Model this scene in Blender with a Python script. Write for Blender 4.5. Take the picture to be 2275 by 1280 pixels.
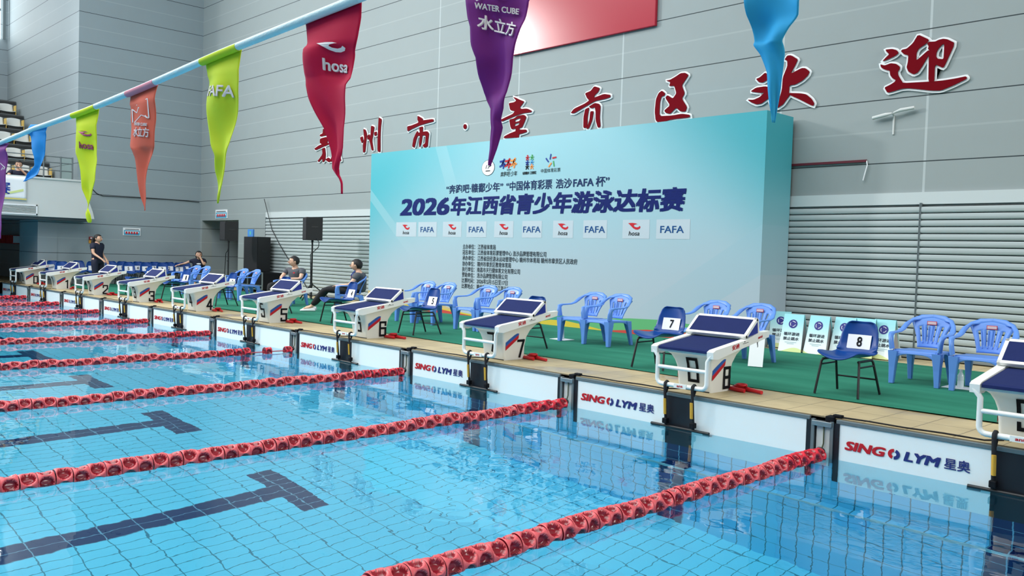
import bpy, bmesh, math, random
from mathutils import Vector, Matrix
from mathutils.geometry import tessellate_polygon
random.seed(7)
SC = bpy.context.scene
COL = SC.collection
PI = math.pi
for _o in list(bpy.data.objects):
    bpy.data.objects.remove(_o)

# ------------------------------------------------------------------ camera
CAM = Vector((2.8088, -5.9504, 1.3913)); YAW, PITCH, ROLL, FPX = 0.8036, -0.0379, 0.0307, 1906.09
IW, IH = 2275.0, 1280.0
_f = Vector((-math.sin(YAW)*math.cos(PITCH), math.cos(YAW)*math.cos(PITCH), math.sin(PITCH)))
_r = Vector((math.cos(YAW), math.sin(YAW), 0)); _u = _r.cross(_f)
CR = _r*math.cos(ROLL) + _u*math.sin(ROLL); CU = _u*math.cos(ROLL) - _r*math.sin(ROLL); CF = _f
cam_d = bpy.data.cameras.new('camera'); cam = bpy.data.objects.new('camera', cam_d); COL.objects.link(cam)
cam.matrix_world = Matrix(((CR.x, CU.x, -CF.x, CAM.x), (CR.y, CU.y, -CF.y, CAM.y), (CR.z, CU.z, -CF.z, CAM.z), (0, 0, 0, 1)))
cam_d.sensor_width = 36.0; cam_d.lens = 36.0*FPX/IW; cam_d.clip_end = 300
SC.camera = cam

# ------------------------------------------------------------------ world, lamps, exposure
SC.view_settings.view_transform = 'Standard'; SC.view_settings.look = 'None'
SC.view_settings.gamma = 1.0; SC.view_settings.use_curve_mapping = False
SC.view_settings.exposure = 0.1
world = bpy.data.worlds.new('hall_daylight'); SC.world = world; world.use_nodes = True
_n = world.node_tree.nodes; _l = world.node_tree.links; _n.clear()
_out = _n.new('ShaderNodeOutputWorld'); _bg = _n.new('ShaderNodeBackground'); _tc = _n.new('ShaderNodeTexCoord')
_sx = _n.new('ShaderNodeSeparateXYZ'); _rp = _n.new('ShaderNodeValToRGB')
_l.new(_tc.outputs['Generated'], _sx.inputs[0]); _l.new(_sx.outputs['Z'], _rp.inputs['Fac'])
_rp.color_ramp.elements[0].position = 0.0; _rp.color_ramp.elements[0].color = (0.42, 0.47, 0.50, 1)
_rp.color_ramp.elements[1].position = 0.75; _rp.color_ramp.elements[1].color = (1.0, 1.06, 1.08, 1)
_l.new(_rp.outputs['Color'], _bg.inputs['Color']); _bg.inputs['Strength'].default_value = 0.34
_l.new(_bg.outputs[0], _out.inputs[0])
def lamp(name, loc, target, size, watts, color=(1, 1, 1), sy=None):
    d = bpy.data.lights.new(name, 'AREA'); d.energy = watts; d.color = color; d.size = size
    if sy: d.shape = 'RECTANGLE'; d.size_y = sy
    o = bpy.data.objects.new(name, d); COL.objects.link(o); o.location = loc
    o.rotation_euler = (Vector(target)-Vector(loc)).to_track_quat('-Z', 'Y').to_euler(); return o
_k = lamp('hall_floodlight', (-24, -9, 10.5), (-9, 4, 4), 1.6, 400, (1, 0.98, 0.95)); _k.data.spread = math.radians(75)
lamp('roof_light_panels', (-10.5, -9.5, 13), (-10.5, -9.4, 0), 26, 4900, (0.97, 1, 1), 16)
lamp('side_light_panels', (17, 1.0, 7.5), (-4, 2, 1), 6, 1300, (1, 0.99, 0.96), 4)
SC.cycles.max_bounces = 10; SC.cycles.diffuse_bounces = 4; SC.cycles.glossy_bounces = 4
SC.cycles.transmission_bounces = 8; SC.cycles.sample_clamp_indirect = 4.0
SC.cycles.caustics_refractive = True; SC.cycles.caustics_reflective = False
SC.cycles.use_denoising = True

# ------------------------------------------------------------------ geometry helpers
def ray(x, y):
    return CF + CR*((x-IW/2)/FPX) + CU*((IH/2-y)/FPX)
def atY(x, y, Y):
    d = ray(x, y); return CAM + d*((Y-CAM.y)/d.y)
def atX(x, y, X):
    d = ray(x, y); return CAM + d*((X-CAM.x)/d.x)
def atZ(x, y, Z):
    d = ray(x, y); return CAM + d*((Z-CAM.z)/d.z)

def lin(c):
    c = c/255.0
    return c/12.92 if c <= 0.04045 else ((c+0.055)/1.055)**2.4
def rgb(r, g, b): return (lin(r), lin(g), lin(b), 1.0)

class MB:
    """collects shapes and links them as one mesh"""
    def __init__(s): s.V = []; s.F = []; s.M = []; s.S = []
    def add(s, vs, fs, m=0, smooth=False):
        b = len(s.V); s.V += [Vector(v) for v in vs]
        for f in fs: s.F.append([b+i for i in f]); s.M.append(m); s.S.append(smooth)
        return s
    def box(s, x0, x1, y0, y1, z0, z1, m=0):
        v = [(x, y, z) for z in (z0, z1) for y in (y0, y1) for x in (x0, x1)]
        return s.add(v, [(0, 2, 3, 1), (4, 5, 7, 6), (0, 1, 5, 4), (2, 6, 7, 3), (0, 4, 6, 2), (1, 3, 7, 5)], m)
    def obox(s, o, a, b, c, m=0):
        o, a, b, c = Vector(o), Vector(a), Vector(b), Vector(c)
        v = [o+a*i+b*j+c*k for k in (-1, 1) for j in (-1, 1) for i in (-1, 1)]
        f = [(0, 2, 3, 1), (4, 5, 7, 6), (0, 1, 5, 4), (2, 6, 7, 3), (0, 4, 6, 2), (1, 3, 7, 5)]
        if a.cross(b).dot(c) < 0: f = [tuple(reversed(q)) for q in f]
        return s.add(v, f, m)
    def quad(s, a, b, c, d, m=0): return s.add([a, b, c, d], [(0, 1, 2, 3)], m)
    def loft(s, rings, m=0, caps=True, smooth=True, closed=True):
        n = len(rings[0]); v = [p for r in rings for p in r]; f = []
        for i in range(len(rings)-1):
            for j in range(n if closed else n-1):
                k = (j+1) % n
                f.append((i*n+j, i*n+k, (i+1)*n+k, (i+1)*n+j))
        s.add(v, f, m, smooth)
        if caps:
            s.add(rings[0], [tuple(reversed(range(n)))], m); s.add(rings[-1], [tuple(range(n))], m)
        return s
    def tube(s, pts, r, n=8, m=0, sx=1.0):
        pts = [Vector(p) for p in pts]; rs = r if isinstance(r, (list, tuple)) else [r]*len(pts)
        rings = []; up = None
        for i, p in enumerate(pts):
            t = (pts[min(i+1, len(pts)-1)]-pts[max(i-1, 0)]).normalized()
            if up is None:
                up = Vector((0, 0, 1)) if abs(t.z) < 0.9 else Vector((0, 1, 0))
            up = (up-t*up.dot(t)); up = up.normalized() if up.length > 1e-5 else Vector((1, 0, 0))
            w = t.cross(up)
            rings.append([p + (w*math.cos(a)*sx+up*math.sin(a))*rs[i] for a in [2*PI*k/n for k in range(n)]])
        return s.loft(rings, m)
    def ball(s, c, rx, ry, rz, m=0, n=16, k=10, fn=None):
        c = Vector(c); v = [c+Vector((0, 0, -rz))]; f = []
        for i in range(1, k):
            a = -PI/2+PI*i/k
            for j in range(n):
                b = 2*PI*j/n
                v.append(c+Vector((rx*math.cos(a)*math.cos(b), ry*math.cos(a)*math.sin(b), rz*math.sin(a))))
        v.append(c+Vector((0, 0, rz)))
        for j in range(n):
            f.append((0, 1+(j+1) % n, 1+j)); f.append((len(v)-1, 1+(k-2)*n+j, 1+(k-2)*n+(j+1) % n))
            for i in range(k-2):
                f.append((1+i*n+j, 1+i*n+(j+1) % n, 1+(i+1)*n+(j+1) % n, 1+(i+1)*n+j))
        if fn: v = [fn(Vector(p)) for p in v]
        return s.add(v, f, m, True)
    def surf(s, fn, nu, nv, m=0, smooth=True, skip=None):
        v = [fn(i/nu, j/nv) for j in range(nv+1) for i in range(nu+1)]; f = []
        for j in range(nv):
            for i in range(nu):
                if skip and skip(i, j): continue
                a = j*(nu+1)+i; f.append((a, a+1, a+nu+2, a+nu+1))
        return s.add(v, f, m, smooth)
    def poly(s, loops, o, u, v, d, m=0, mside=None):
        """flat outline(s) in 2D lifted to a slab of thickness d along u x v"""
        o, u, v = Vector(o), Vector(u), Vector(v); nrm = u.cross(v).normalized()
        L = [[Vector((p[0], p[1], 0)) for p in lp] for lp in loops]
        flat = [p for lp in L for p in lp]
        P = lambda p, k: o+u*p.x+v*p.y+nrm*k
        tri = tessellate_polygon(L)
        top = [P(p, d) for p in flat]; tf = []
        for t in tri:
            a, b, c = [flat[i] for i in t]
            tf.append(tuple(t) if (b-a).cross(c-a).z > 0 else tuple(reversed(t)))
        s.add(top, tf, m)
        if d > 1e-5:
            k = 0
            for lp in L:
                n = len(lp); area = sum(lp[i].x*lp[(i+1) % n].y-lp[(i+1) % n].x*lp[i].y for i in range(n))
                for i in range(n):
                    a, b = lp[i], lp[(i+1) % n]
                    if area < 0: a, b = b, a
                    if k > 0: a, b = b, a
                    s.add([P(a, 0), P(b, 0), P(b, d), P(a, d)], [(0, 1, 2, 3)], m if mside is None else mside)
                k += 1
        return s
    def prism(s, prof, x0, x1, m=0):
        """profile in (y,z) swept along x"""
        a = [Vector((x0, p[0], p[1])) for p in prof]; b = [Vector((x1, p[0], p[1])) for p in prof]; n = len(prof)
        tri = tessellate_polygon([[Vector((p[0], p[1], 0)) for p in prof]])
        ar = sum(prof[i][0]*prof[(i+1) % n][1]-prof[(i+1) % n][0]*prof[i][1] for i in range(n))
        def ori(t, pos):
            q = [Vector((prof[i][0], prof[i][1], 0)) for i in t]
            ccw = (q[1]-q[0]).cross(q[2]-q[0]).z > 0
            return tuple(t) if ccw == pos else tuple(reversed(t))
        s.add(a, [ori(t, False) for t in tri], m); s.add(b, [ori(t, True) for t in tri], m)
        for i in range(n):
            j = (i+1) % n; q = [a[i], b[i], b[j], a[j]]
            s.add(q, [(3, 2, 1, 0) if ar > 0 else (0, 1, 2, 3)], m)
        return s
    def xf(s, mat):
        s.V = [mat @ v for v in s.V]; return s
    def mesh(s, name, mats):
        me = bpy.data.meshes.new(name); me.from_pydata([tuple(v) for v in s.V], [], s.F)
        for m in (mats if isinstance(mats, (list, tuple)) else [mats]): me.materials.append(m)
        me.polygons.foreach_set('material_index', s.M); me.polygons.foreach_set('use_smooth', s.S)
        me.update(); return me
    def build(s, name, mats, parent=None, bevel=0, seg=2, solid=0):
        return link(name, s.mesh(name, mats), parent, bevel, seg, solid)
def link(name, me, parent=None, bevel=0, seg=2, solid=0):
    o = bpy.data.objects.new(name, me); COL.objects.link(o)
    if parent: o.parent = parent
    if solid: md = o.modifiers.new('solid', 'SOLIDIFY'); md.thickness = solid; md.offset = 0
    if bevel:
        md = o.modifiers.new('bevel', 'BEVEL'); md.width = bevel; md.segments = seg; md.limit_method = 'ANGLE'; md.angle_limit = 0.6
    return o
def tag(o, label=None, cat=None, group=None, kind=None):
    if label: o['label'] = label
    if cat: o['category'] = cat
    if group: o['group'] = group
    if kind: o['kind'] = kind
    return o
def thing(name, label, cat, loc=(0, 0, 0), rz=0.0, group=None):
    o = bpy.data.objects.new(name, None); COL.objects.link(o); o.location = loc; o.rotation_euler = (0, 0, rz)
    o.empty_display_size = 0.1
    return tag(o, label, cat, group)
def copy_tree(o, parent=None):
    c = o.copy(); COL.objects.link(c)
    if parent: c.parent = parent
    for ch in list(o.children): copy_tree(ch, c)
    return c
def repeat(proto, first, loc, rz, label, group=None):
    o = proto if first else copy_tree(proto)
    o.location = loc; o.rotation_euler = (0, 0, rz); o['label'] = label
    if group: o['group'] = group
    return o

_G = {}
def glyphs(s, bold=0.0, shear=0.0):
    key = (s, bold, shear)
    if key not in _G:
        c = bpy.data.curves.new('lettering', 'FONT'); c.body = s; c.offset = bold; c.shear = shear; c.resolution_u = 3
        o = bpy.data.objects.new('lettering', c); COL.objects.link(o)
        me = bpy.data.meshes.new_from_object(o.evaluated_get(bpy.context.evaluated_depsgraph_get()))
        V = [(v.co.x, v.co.y) for v in me.vertices]; F = [tuple(p.vertices) for p in me.polygons]
        out = []
        for f in F:
            ar = sum(V[f[i]][0]*V[f[(i+1) % len(f)]][1]-V[f[(i+1) % len(f)]][0]*V[f[i]][1] for i in range(len(f)))
            out.append(f if ar > 0 else tuple(reversed(f)))
        bpy.data.objects.remove(o); bpy.data.curves.remove(c); bpy.data.meshes.remove(me)
        xs = [v[0] for v in V]; ys = [v[1] for v in V]
        _G[key] = (V, out, min(xs), max(xs), min(ys), max(ys))
    return _G[key]
def text(mb, s, fn, x0, x1, y0, y1, m=0, bold=0.0, shear=0.0):
    """fit the lettering into the rectangle x0..x1, y0..y1; fn maps 2D to 3D"""
    V, F, a, b, c, d = glyphs(s, 0.0, shear)
    a -= bold; b += bold; c -= bold; d += bold
    xm, ym, k = (x0+x1)/2, (y0+y1)/2, 0
    o = fn(xm, ym); nn = ((fn(xm+(x1-x0)*.1, ym)-o).cross(fn(xm, ym+(y1-y0)*.1)-o)).normalized()
    st = bold*.75
    for dx, dy in ((0, 0),) if bold < .003 else ((-bold, -st), (bold, -st), (-bold, st), (bold, st), (0, 0)):
        mb.add([fn(x0+(v[0]+dx-a)/(b-a)*(x1-x0), y0+(v[1]+dy-c)/(d-c)*(y1-y0))+nn*.00035*k for v in V], F, m); k += 1
def flat(mb, pts, fn, m=0):
    """a flat printed outline"""
    t = tessellate_polygon([[Vector((p[0], p[1], 0)) for p in pts]]); out = []
    for q in t:
        a, b, c = [Vector((pts[i][0], pts[i][1], 0)) for i in q]
        out.append(tuple(q) if (b-a).cross(c-a).z > 0 else tuple(reversed(q)))
    mb.add([fn(*p) for p in pts], out, m)
DIG = {'0': [[(0, 0), (1, 0), (1, 2), (0, 2), (0, 0)]], '1': [[(.15, 1.75), (.55, 2), (.55, 0)]], '2': [[(0, 1.55), (0, 2), (1, 2), (1, 1.2), (0, .25), (0, 0), (1, 0)]],
       '3': [[(0, 1.6), (0, 2), (1, 2), (1, 1.1), (.4, 1.05), (1, .95), (1, 0), (0, 0), (0, .4)]], '4': [[(.75, 0), (.75, 2), (0, .6), (1, .6)]], '5': [[(1, 2), (0, 2), (0, 1.15), (1, 1.15), (1, 0), (0, 0), (0, .35)]],
       '6': [[(1, 1.6), (1, 2), (0, 2), (0, 0), (1, 0), (1, 1.1), (0, 1.1)]], '7': [[(0, 2), (1, 2), (.35, 0)]], '8': [[(0, 0), (1, 0), (1, 2), (0, 2), (0, 0)], [(0, 1.04), (1, 1.04)]], '9': [[(0, .4), (0, 0), (1, 0), (1, 2), (0, 2), (0, .95), (1, .95)]]}
def digit(mb, d, fn, x0, x1, y0, y1, t, m=0):
    """stencil style figure from straight strokes of width t"""
    sx, sy = (x1-x0-t), (y1-y0-t)/2; k = 0
    o = fn(x0, y0); nn = ((fn(x1, y0)-o).cross(fn(x0, y1)-o)).normalized()
    for pl in DIG[d]:
        pts = [(x0+t/2+p[0]*sx, y0+t/2+p[1]*sy) for p in pl]
        for a, b in zip(pts[:-1], pts[1:]):
            L = math.hypot(b[0]-a[0], b[1]-a[1]); ux, uy = (b[0]-a[0])/L*t/2, (b[1]-a[1])/L*t/2
            n_ = max(1, int(L/.04))
            for i in range(n_):
                e0, e1 = -1 if i == 0 else 0, 1 if i == n_-1 else 0
                p, q = (a[0]+(b[0]-a[0])*i/n_+ux*e0, a[1]+(b[1]-a[1])*i/n_+uy*e0), (a[0]+(b[0]-a[0])*(i+1)/n_+ux*e1, a[1]+(b[1]-a[1])*(i+1)/n_+uy*e1)
                mb.add([fn(p[0]+uy, p[1]-ux)+nn*.0004*k, fn(q[0]+uy, q[1]-ux)+nn*.0004*k, fn(q[0]-uy, q[1]+ux)+nn*.0004*k, fn(p[0]-uy, p[1]+ux)+nn*.0004*k], [(0, 1, 2, 3)], m)
            k += 1
def ell(cx, cy, rx, ry, n=28): return [(cx+rx*math.cos(2*PI*i/n), cy+ry*math.sin(2*PI*i/n)) for i in range(n)]
def frame(o, u, v):
    o, u, v = Vector(o), Vector(u), Vector(v)
    return lambda x, y: o+u*x+v*y

# ------------------------------------------------------------------ materials
def mat(name, c, rough=0.5, metal=0.0, var=0.0, vs=8.0, bump=0.0, bs=60.0, spec=0.5):
    m = bpy.data.materials.new(name); m.use_nodes = True; nt = m.node_tree; b = nt.nodes['Principled BSDF']
    b.inputs['Base Color'].default_value = c; b.inputs['Roughness'].default_value = rough
    b.inputs['Metallic'].default_value = metal; b.inputs['Specular IOR Level'].default_value = spec
    if var or bump:
        tc = nt.nodes.new('ShaderNodeTexCoord')
    if var:
        nz = nt.nodes.new('ShaderNodeTexNoise'); nz.inputs['Scale'].default_value = vs; nz.inputs['Detail'].default_value = 4
        mx = nt.nodes.new('ShaderNodeMix'); mx.data_type = 'RGBA'
        mx.inputs['A'].default_value = tuple(k*(1-var) for k in c[:3])+(1,)
        mx.inputs['B'].default_value = tuple(min(1, k*(1+var)) for k in c[:3])+(1,)
        nt.links.new(tc.outputs['Object'], nz.inputs['Vector']); nt.links.new(nz.outputs['Fac'], mx.inputs['Factor'])
        nt.links.new(mx.outputs['Result'], b.inputs['Base Color'])
    if bump:
        nb = nt.nodes.new('ShaderNodeTexNoise'); nb.inputs['Scale'].default_value = bs
        bp = nt.nodes.new('ShaderNodeBump'); bp.inputs['Strength'].default_value = bump; bp.inputs['Distance'].default_value = 0.01
        nt.links.new(tc.outputs['Object'], nb.inputs['Vector']); nt.links.new(nb.outputs['Fac'], bp.inputs['Height'])
        nt.links.new(bp.outputs['Normal'], b.inputs['Normal'])
    return m
class NT:
    """small node-graph writer"""
    def __init__(s, name):
        s.m = bpy.data.materials.new(name); s.m.use_nodes = True; s.t = s.m.node_tree; s.b = s.t.nodes['Principled BSDF']
        g = s.t.nodes.new('ShaderNodeNewGeometry'); x = s.t.nodes.new('ShaderNodeSeparateXYZ')
        s.t.links.new(g.outputs['Position'], x.inputs[0]); s.P = g.outputs['Position']; s.X, s.Y, s.Z = x.outputs
    def lk(s, a, sock):
        if isinstance(a, bpy.types.NodeSocket): s.t.links.new(a, sock)
        else: sock.default_value = a
    def ma(s, op, a, b=0.0, c=0.0):
        n = s.t.nodes.new('ShaderNodeMath'); n.operation = op
        for i, v in enumerate((a, b, c)): s.lk(v, n.inputs[i])
        return n.outputs[0]
    def line(s, p, p0, step, w):
        """1 on lines at p0 + k*step of half width w"""
        f = s.ma('FRACT', s.ma('DIVIDE', s.ma('SUBTRACT', p, p0-step/2), step))
        return s.ma('LESS_THAN', s.ma('ABSOLUTE', s.ma('SUBTRACT', f, 0.5)), w/step)
    def band(s, p, a, b):
        return s.ma('MULTIPLY', s.ma('GREATER_THAN', p, a), s.ma('LESS_THAN', p, b))
    def mix(s, f, a, b):
        n = s.t.nodes.new('ShaderNodeMix'); n.data_type = 'RGBA'
        s.lk(f, n.inputs['Factor']); s.lk(a, n.inputs['A']); s.lk(b, n.inputs['B']); return n.outputs['Result']
    def noise(s, sc, det=3, vec=None):
        n = s.t.nodes.new('ShaderNodeTexNoise'); n.inputs['Scale'].default_value = sc; n.inputs['Detail'].default_value = det
        s.t.links.new(vec if vec else s.P, n.inputs['Vector']); return n.outputs['Fac']
    def bump(s, h, st, dist):
        n = s.t.nodes.new('ShaderNodeBump'); n.inputs['Strength'].default_value = st; n.inputs['Distance'].default_value = dist
        s.t.links.new(h, n.inputs['Height']); s.t.links.new(n.outputs[0], s.b.inputs['Normal'])
    def fin(s, c, rough=0.5, spec=0.5, metal=0.0):
        s.lk(c, s.b.inputs['Base Color']); s.lk(rough, s.b.inputs['Roughness']); s.b.inputs['Specular IOR Level'].default_value = spec
        s.b.inputs['Metallic'].default_value = metal
        return s.m

W_ = mat('white_plastic', rgb(238, 240, 236), 0.35)
NAVYPAD = mat('navy_grip', rgb(30, 42, 92), 0.75, var=0.12, vs=14, bump=0.2, bs=400, spec=.15)
NAVY = mat('navy_plastic', rgb(12, 64, 138), 0.32, spec=0.3)
SKYB = mat('cornflower_plastic', rgb(100, 148, 226), 0.34, spec=0.4)
BLACK = mat('black_steel', rgb(22, 24, 28), 0.45)
BLK = mat('black_print', rgb(18, 20, 26), 0.6, spec=.15)
CLOTHK = mat('black_webbing', rgb(20, 22, 28), 0.8)
PAPER = mat('white_paper', rgb(238, 242, 246), 0.6)
REDP = mat('red_print', rgb(196, 40, 52), 0.5, spec=.15)
BLUEP = mat('blue_print', rgb(30, 62, 150), 0.5, spec=.15)
STRB = mat('stripe_blue', rgb(52, 96, 176), 0.5, spec=.15)
HEADB = mat('heading_blue', rgb(2, 28, 100), 0.55, spec=.15)
STEEL = mat('brushed_steel', rgb(150, 160, 165), 0.35, 0.7)
DSTEEL = mat('grey_aluminium', rgb(112, 124, 128), 0.45, 0.3)
YELLOW = mat('yellow_tape', rgb(214, 164, 52), 0.6)
FLOATR = mat('lane_float_rim', rgb(222, 94, 100), 0.42)
FLOATC = mat('lane_float_cup_shade', rgb(142, 18, 36), 0.25, spec=0.7)  # unbleached red, darkened to carry the shade inside the cups
FLOATE = mat('lane_float_red', rgb(222, 38, 58), 0.35)
SKIN = mat('skin', rgb(222, 176, 150), 0.55, var=0.05)
HAIR = mat('black_hair', rgb(20, 18, 20), 0.6, bump=0.3, bs=120)
# ================================================================== the setting
DZ = 0.295          # deck height above the water
YB = 4.75           # far end wall of the hall
XL = -21.33         # grey side wall
JZ, JS = 2.673, 0.7863   # panel joints

def panel_mat(name, base, seams, rough=0.62):
    n = NT(name)
    big = n.noise(0.35, 2); fine = n.noise(3.0, 4)
    col = n.mix(n.ma('MULTIPLY_ADD', big, 0.7, n.ma('MULTIPLY', fine, 0.3)), tuple(k*0.93 for k in base[:3])+(1,), tuple(k*1.07 for k in base[:3])+(1,))
    if seams:
        sm = None
        for x in seams:
            b = n.band(n.X, x-0.014, x+0.014); sm = b if sm is None else n.ma('MAXIMUM', sm, b)
        col = n.mix(n.ma('MULTIPLY', sm, 0.4), col, rgb(214, 224, 226))
    mid = n.line(n.Z, JZ+JS/2, JS, 0.012)
    col = n.mix(n.ma('MULTIPLY', mid, 0.10), col, rgb(225, 232, 232))
    j = n.line(n.Z, JZ, JS, 0.0065)
    col = n.mix(n.ma('MULTIPLY', j, n.ma('GREATER_THAN', n.Z, 0.9)), col, rgb(52, 62, 66))
    n.bump(n.noise(1.3, 3), 0.12, 0.05)
    return n.fin(col, rough, 0.2)
PANEL = panel_mat('grey_wall_panel', rgb(150, 160, 161), [-10.553, -8.27, -5.9225, -3.148, -1.234, 1.2])
PANEL2 = panel_mat('grey_side_panel', rgb(146, 159, 165), [])
PALE = mat('pale_parapet', rgb(206, 211, 210), 0.5, var=0.03, vs=2)
DARK = mat('dark_soffit', rgb(86, 96, 102), 0.6)

def struct(o): o['kind'] = 'structure'; return o

# --- deck
n = NT('beige_deck_tile')
g1 = n.line(n.X, 0.226, 0.297, 0.004); g2 = n.line(n.Y, 0.0, 0.4, 0.004)
st = n.noise(5.0, 5); cell = n.noise(0.9, 2)
col = n.mix(st, rgb(176, 158, 120), rgb(210, 192, 150))
wet = n.t.nodes.new('ShaderNodeMapRange'); n.t.links.new(cell, wet.inputs[0]); wet.inputs[1].default_value = 0.56; wet.inputs[2].default_value = 0.66
col = n.mix(n.ma('MULTIPLY', wet.outputs[0], 0.45), col, rgb(128, 112, 86))
col = n.mix(n.ma('MULTIPLY', n.ma('MAXIMUM', g1, g2), 0.8), col, rgb(112, 100, 78))
DECK = n.fin(col, n.ma('MULTIPLY_ADD', wet.outputs[0], -0.25, 0.5), 0.4)
m = MB(); m.box(-30, 8, 0.0, 6.0, -0.15, DZ); struct(m.build('floor', DECK))
m = MB(); m.box(2.55, 8, -25, 0.0, -0.15, DZ); m.box(-30, -22.6, -25, 0, -.15, DZ); struct(m.build('floor_sides', DECK))

# --- green carpet strip
n = NT('green_carpet')
wv = n.t.nodes.new('ShaderNodeTexNoise'); wv.inputs['Scale'].default_value = 1.0; wv.inputs['Detail'].default_value = 3
mp = n.t.nodes.new('ShaderNodeVectorMath'); mp.operation = 'MULTIPLY'; n.t.links.new(n.P, mp.inputs[0]); mp.inputs[1].default_value = (0.5, 5.0, 1)
n.t.links.new(mp.outputs[0], wv.inputs['Vector'])
col = n.mix(wv.outputs['Fac'], rgb(22, 98, 78), rgb(54, 140, 114))
n.bump(n.noise(160, 2), 0.3, 0.004)
CARPET = n.fin(col, 0.9, 0.2)
m = MB()
def wav(u, v):
    x = -21.2+u*28.0
    return Vector((x, 0.785+v*3.26+0.01*math.sin(x*1.7)*(1-v), DZ+0.006+0.005*(0.5+0.5*math.sin(v*31+math.sin(x*.8)*2.0+x*.35))))
m.surf(wav, 160, 70)
tag(m.build('carpet', CARPET), 'long green carpet strip laid on the deck behind the starting blocks', 'carpet')

# --- pool shell
def tile_mat(name, plane, base, grout, inlay, dark, gw=0.0045):
    n = NT(name)
    if plane == 'floor':
        g = n.ma('MAXIMUM', n.line(n.X, -0.05, 0.125, gw*.8), n.line(n.Y, 0.02, 0.25, gw))
        lane = n.ma('ABSOLUTE', n.ma('SUBTRACT', n.ma('FRACT', n.ma('DIVIDE', n.ma('ADD', n.X, 2.5*40+1.30+1.25), 2.5)), 0.5))
        t = n.ma('MAXIMUM', n.ma('MULTIPLY', n.ma('LESS_THAN', lane, 0.05), n.ma('LESS_THAN', n.Y, -2.1)),
                 n.ma('MULTIPLY', n.ma('LESS_THAN', lane, 0.2), n.band(n.Y, -2.33, -2.09)))
    else:
        g = n.ma('MAXIMUM', n.line(n.X, -0.05, 0.125, gw), n.line(n.Z, -0.02, 0.27, gw))
        lane = n.ma('ABSOLUTE', n.ma('SUBTRACT', n.ma('FRACT', n.ma('DIVIDE', n.ma('ADD', n.X, 2.5*40+1.30+1.25), 2.5)), 0.5))
        t = n.ma('LESS_THAN', lane, 0.05)
        if inlay > 1: t = n.ma('MAXIMUM', t, n.ma('MULTIPLY', n.ma('LESS_THAN', lane, 0.1), n.band(n.Z, -1.0, -0.75)))
    v = n.noise(3.0, 2)
    c = n.mix(v, tuple(k*.93 for k in base[:3])+(1,), tuple(min(1, k*1.05) for k in base[:3])+(1,))
    c = n.mix(t, c, dark)
    gc = n.mix(t, grout, rgb(150, 190, 210))
    c = n.mix(n.ma('MULTIPLY', g, 0.85), c, gc)
    return n.fin(c, 0.35, 0.4)
TB = rgb(140, 234, 255)
FLT = tile_mat('pool_floor_tile', 'floor', TB, rgb(30, 110, 130), 1, rgb(24, 40, 92))
WLT = tile_mat('pool_wall_tile', 'wall', rgb(126, 212, 244), rgb(28, 92, 104), 1, rgb(20, 34, 88))
m = MB(); m.quad((-22.6, -20, -2.4), (2.55, -20, -2.4), (2.55, 0, -2.4), (-22.6, 0, -2.4)); struct(m.build('pool_floor', FLT))
m = MB(); m.quad((-22.6, 0, -2.4), (2.55, 0, -2.4), (2.55, 0, 0.285), (-22.6, 0, 0.285))
m.box(-22.6, 2.55, -0.1, -0.0005, -2.4, -1.2)
struct(m.build('pool_wall_end', WLT))
m = MB(); m.box(-22.6, 2.55, -0.115, -0.095, -1.215, -1.19)
struct(m.build('trim_ledge', mat('ledge_trim', rgb(170, 200, 205), 0.4)))
m = MB(); m.quad((2.55, 0, -2.4), (2.55, -20, -2.4), (2.55, -20, .285), (2.55, 0, .285)); struct(m.build('pool_wall_near', WLT))
m = MB(); m.quad((-22.6, -20, -2.4), (-22.6, 0, -2.4), (-22.6, 0, .285), (-22.6, -20, .285)); struct(m.build('pool_wall_far', WLT))
m = MB(); m.quad((2.55, -20, -2.4), (-22.6, -20, -2.4), (-22.6, -20, .285), (2.55, -20, .285)); struct(m.build('pool_wall_start', WLT))

# --- water
n = NT('pool_water')
mp = n.t.nodes.new('ShaderNodeVectorMath'); mp.operation = 'MULTIPLY'; n.t.links.new(n.P, mp.inputs[0]); mp.inputs[1].default_value = (1.0, 1.6, 1)
h = n.ma('ADD', n.ma('MULTIPLY', n.noise(1.7, 2, mp.outputs[0]), 0.7), n.ma('MULTIPLY', n.noise(6.0, 2, mp.outputs[0]), 0.12))
# small expanding rings near the second lane rope
def ring(cx, cy, k, rad):
    d = n.ma('SQRT', n.ma('ADD', n.ma('POWER', n.ma('SUBTRACT', n.X, cx), 2.0), n.ma('POWER', n.ma('SUBTRACT', n.Y, cy), 2.0)))
    fall = n.ma('MAXIMUM', n.ma('SUBTRACT', 1.0, n.ma('DIVIDE', d, rad)), 0.0)
    return n.ma('MULTIPLY', n.ma('SINE', n.ma('MULTIPLY', d, k)), n.ma('MULTIPLY', fall, 0.05))
for q in ((-1.35, -2.0, 55, 0.7), (-0.75, -2.9, 48, 0.8), (-0.3, -1.7, 50, .7)): h = n.ma('ADD', h, ring(*q))
n.bump(h, 0.08, 0.06)
n.b.inputs['Transmission Weight'].default_value = 1.0; n.b.inputs['IOR'].default_value = 1.333
WATER = n.fin((0.38, 0.81, 1.0, 1), 0.0, 0.5)
m = MB(); m.quad((-22.6, -20, 0), (2.55, -20, 0), (2.55, 0, 0), (-22.6, 0, 0))
o = m.build('pool_water', WATER); struct(o)

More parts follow.
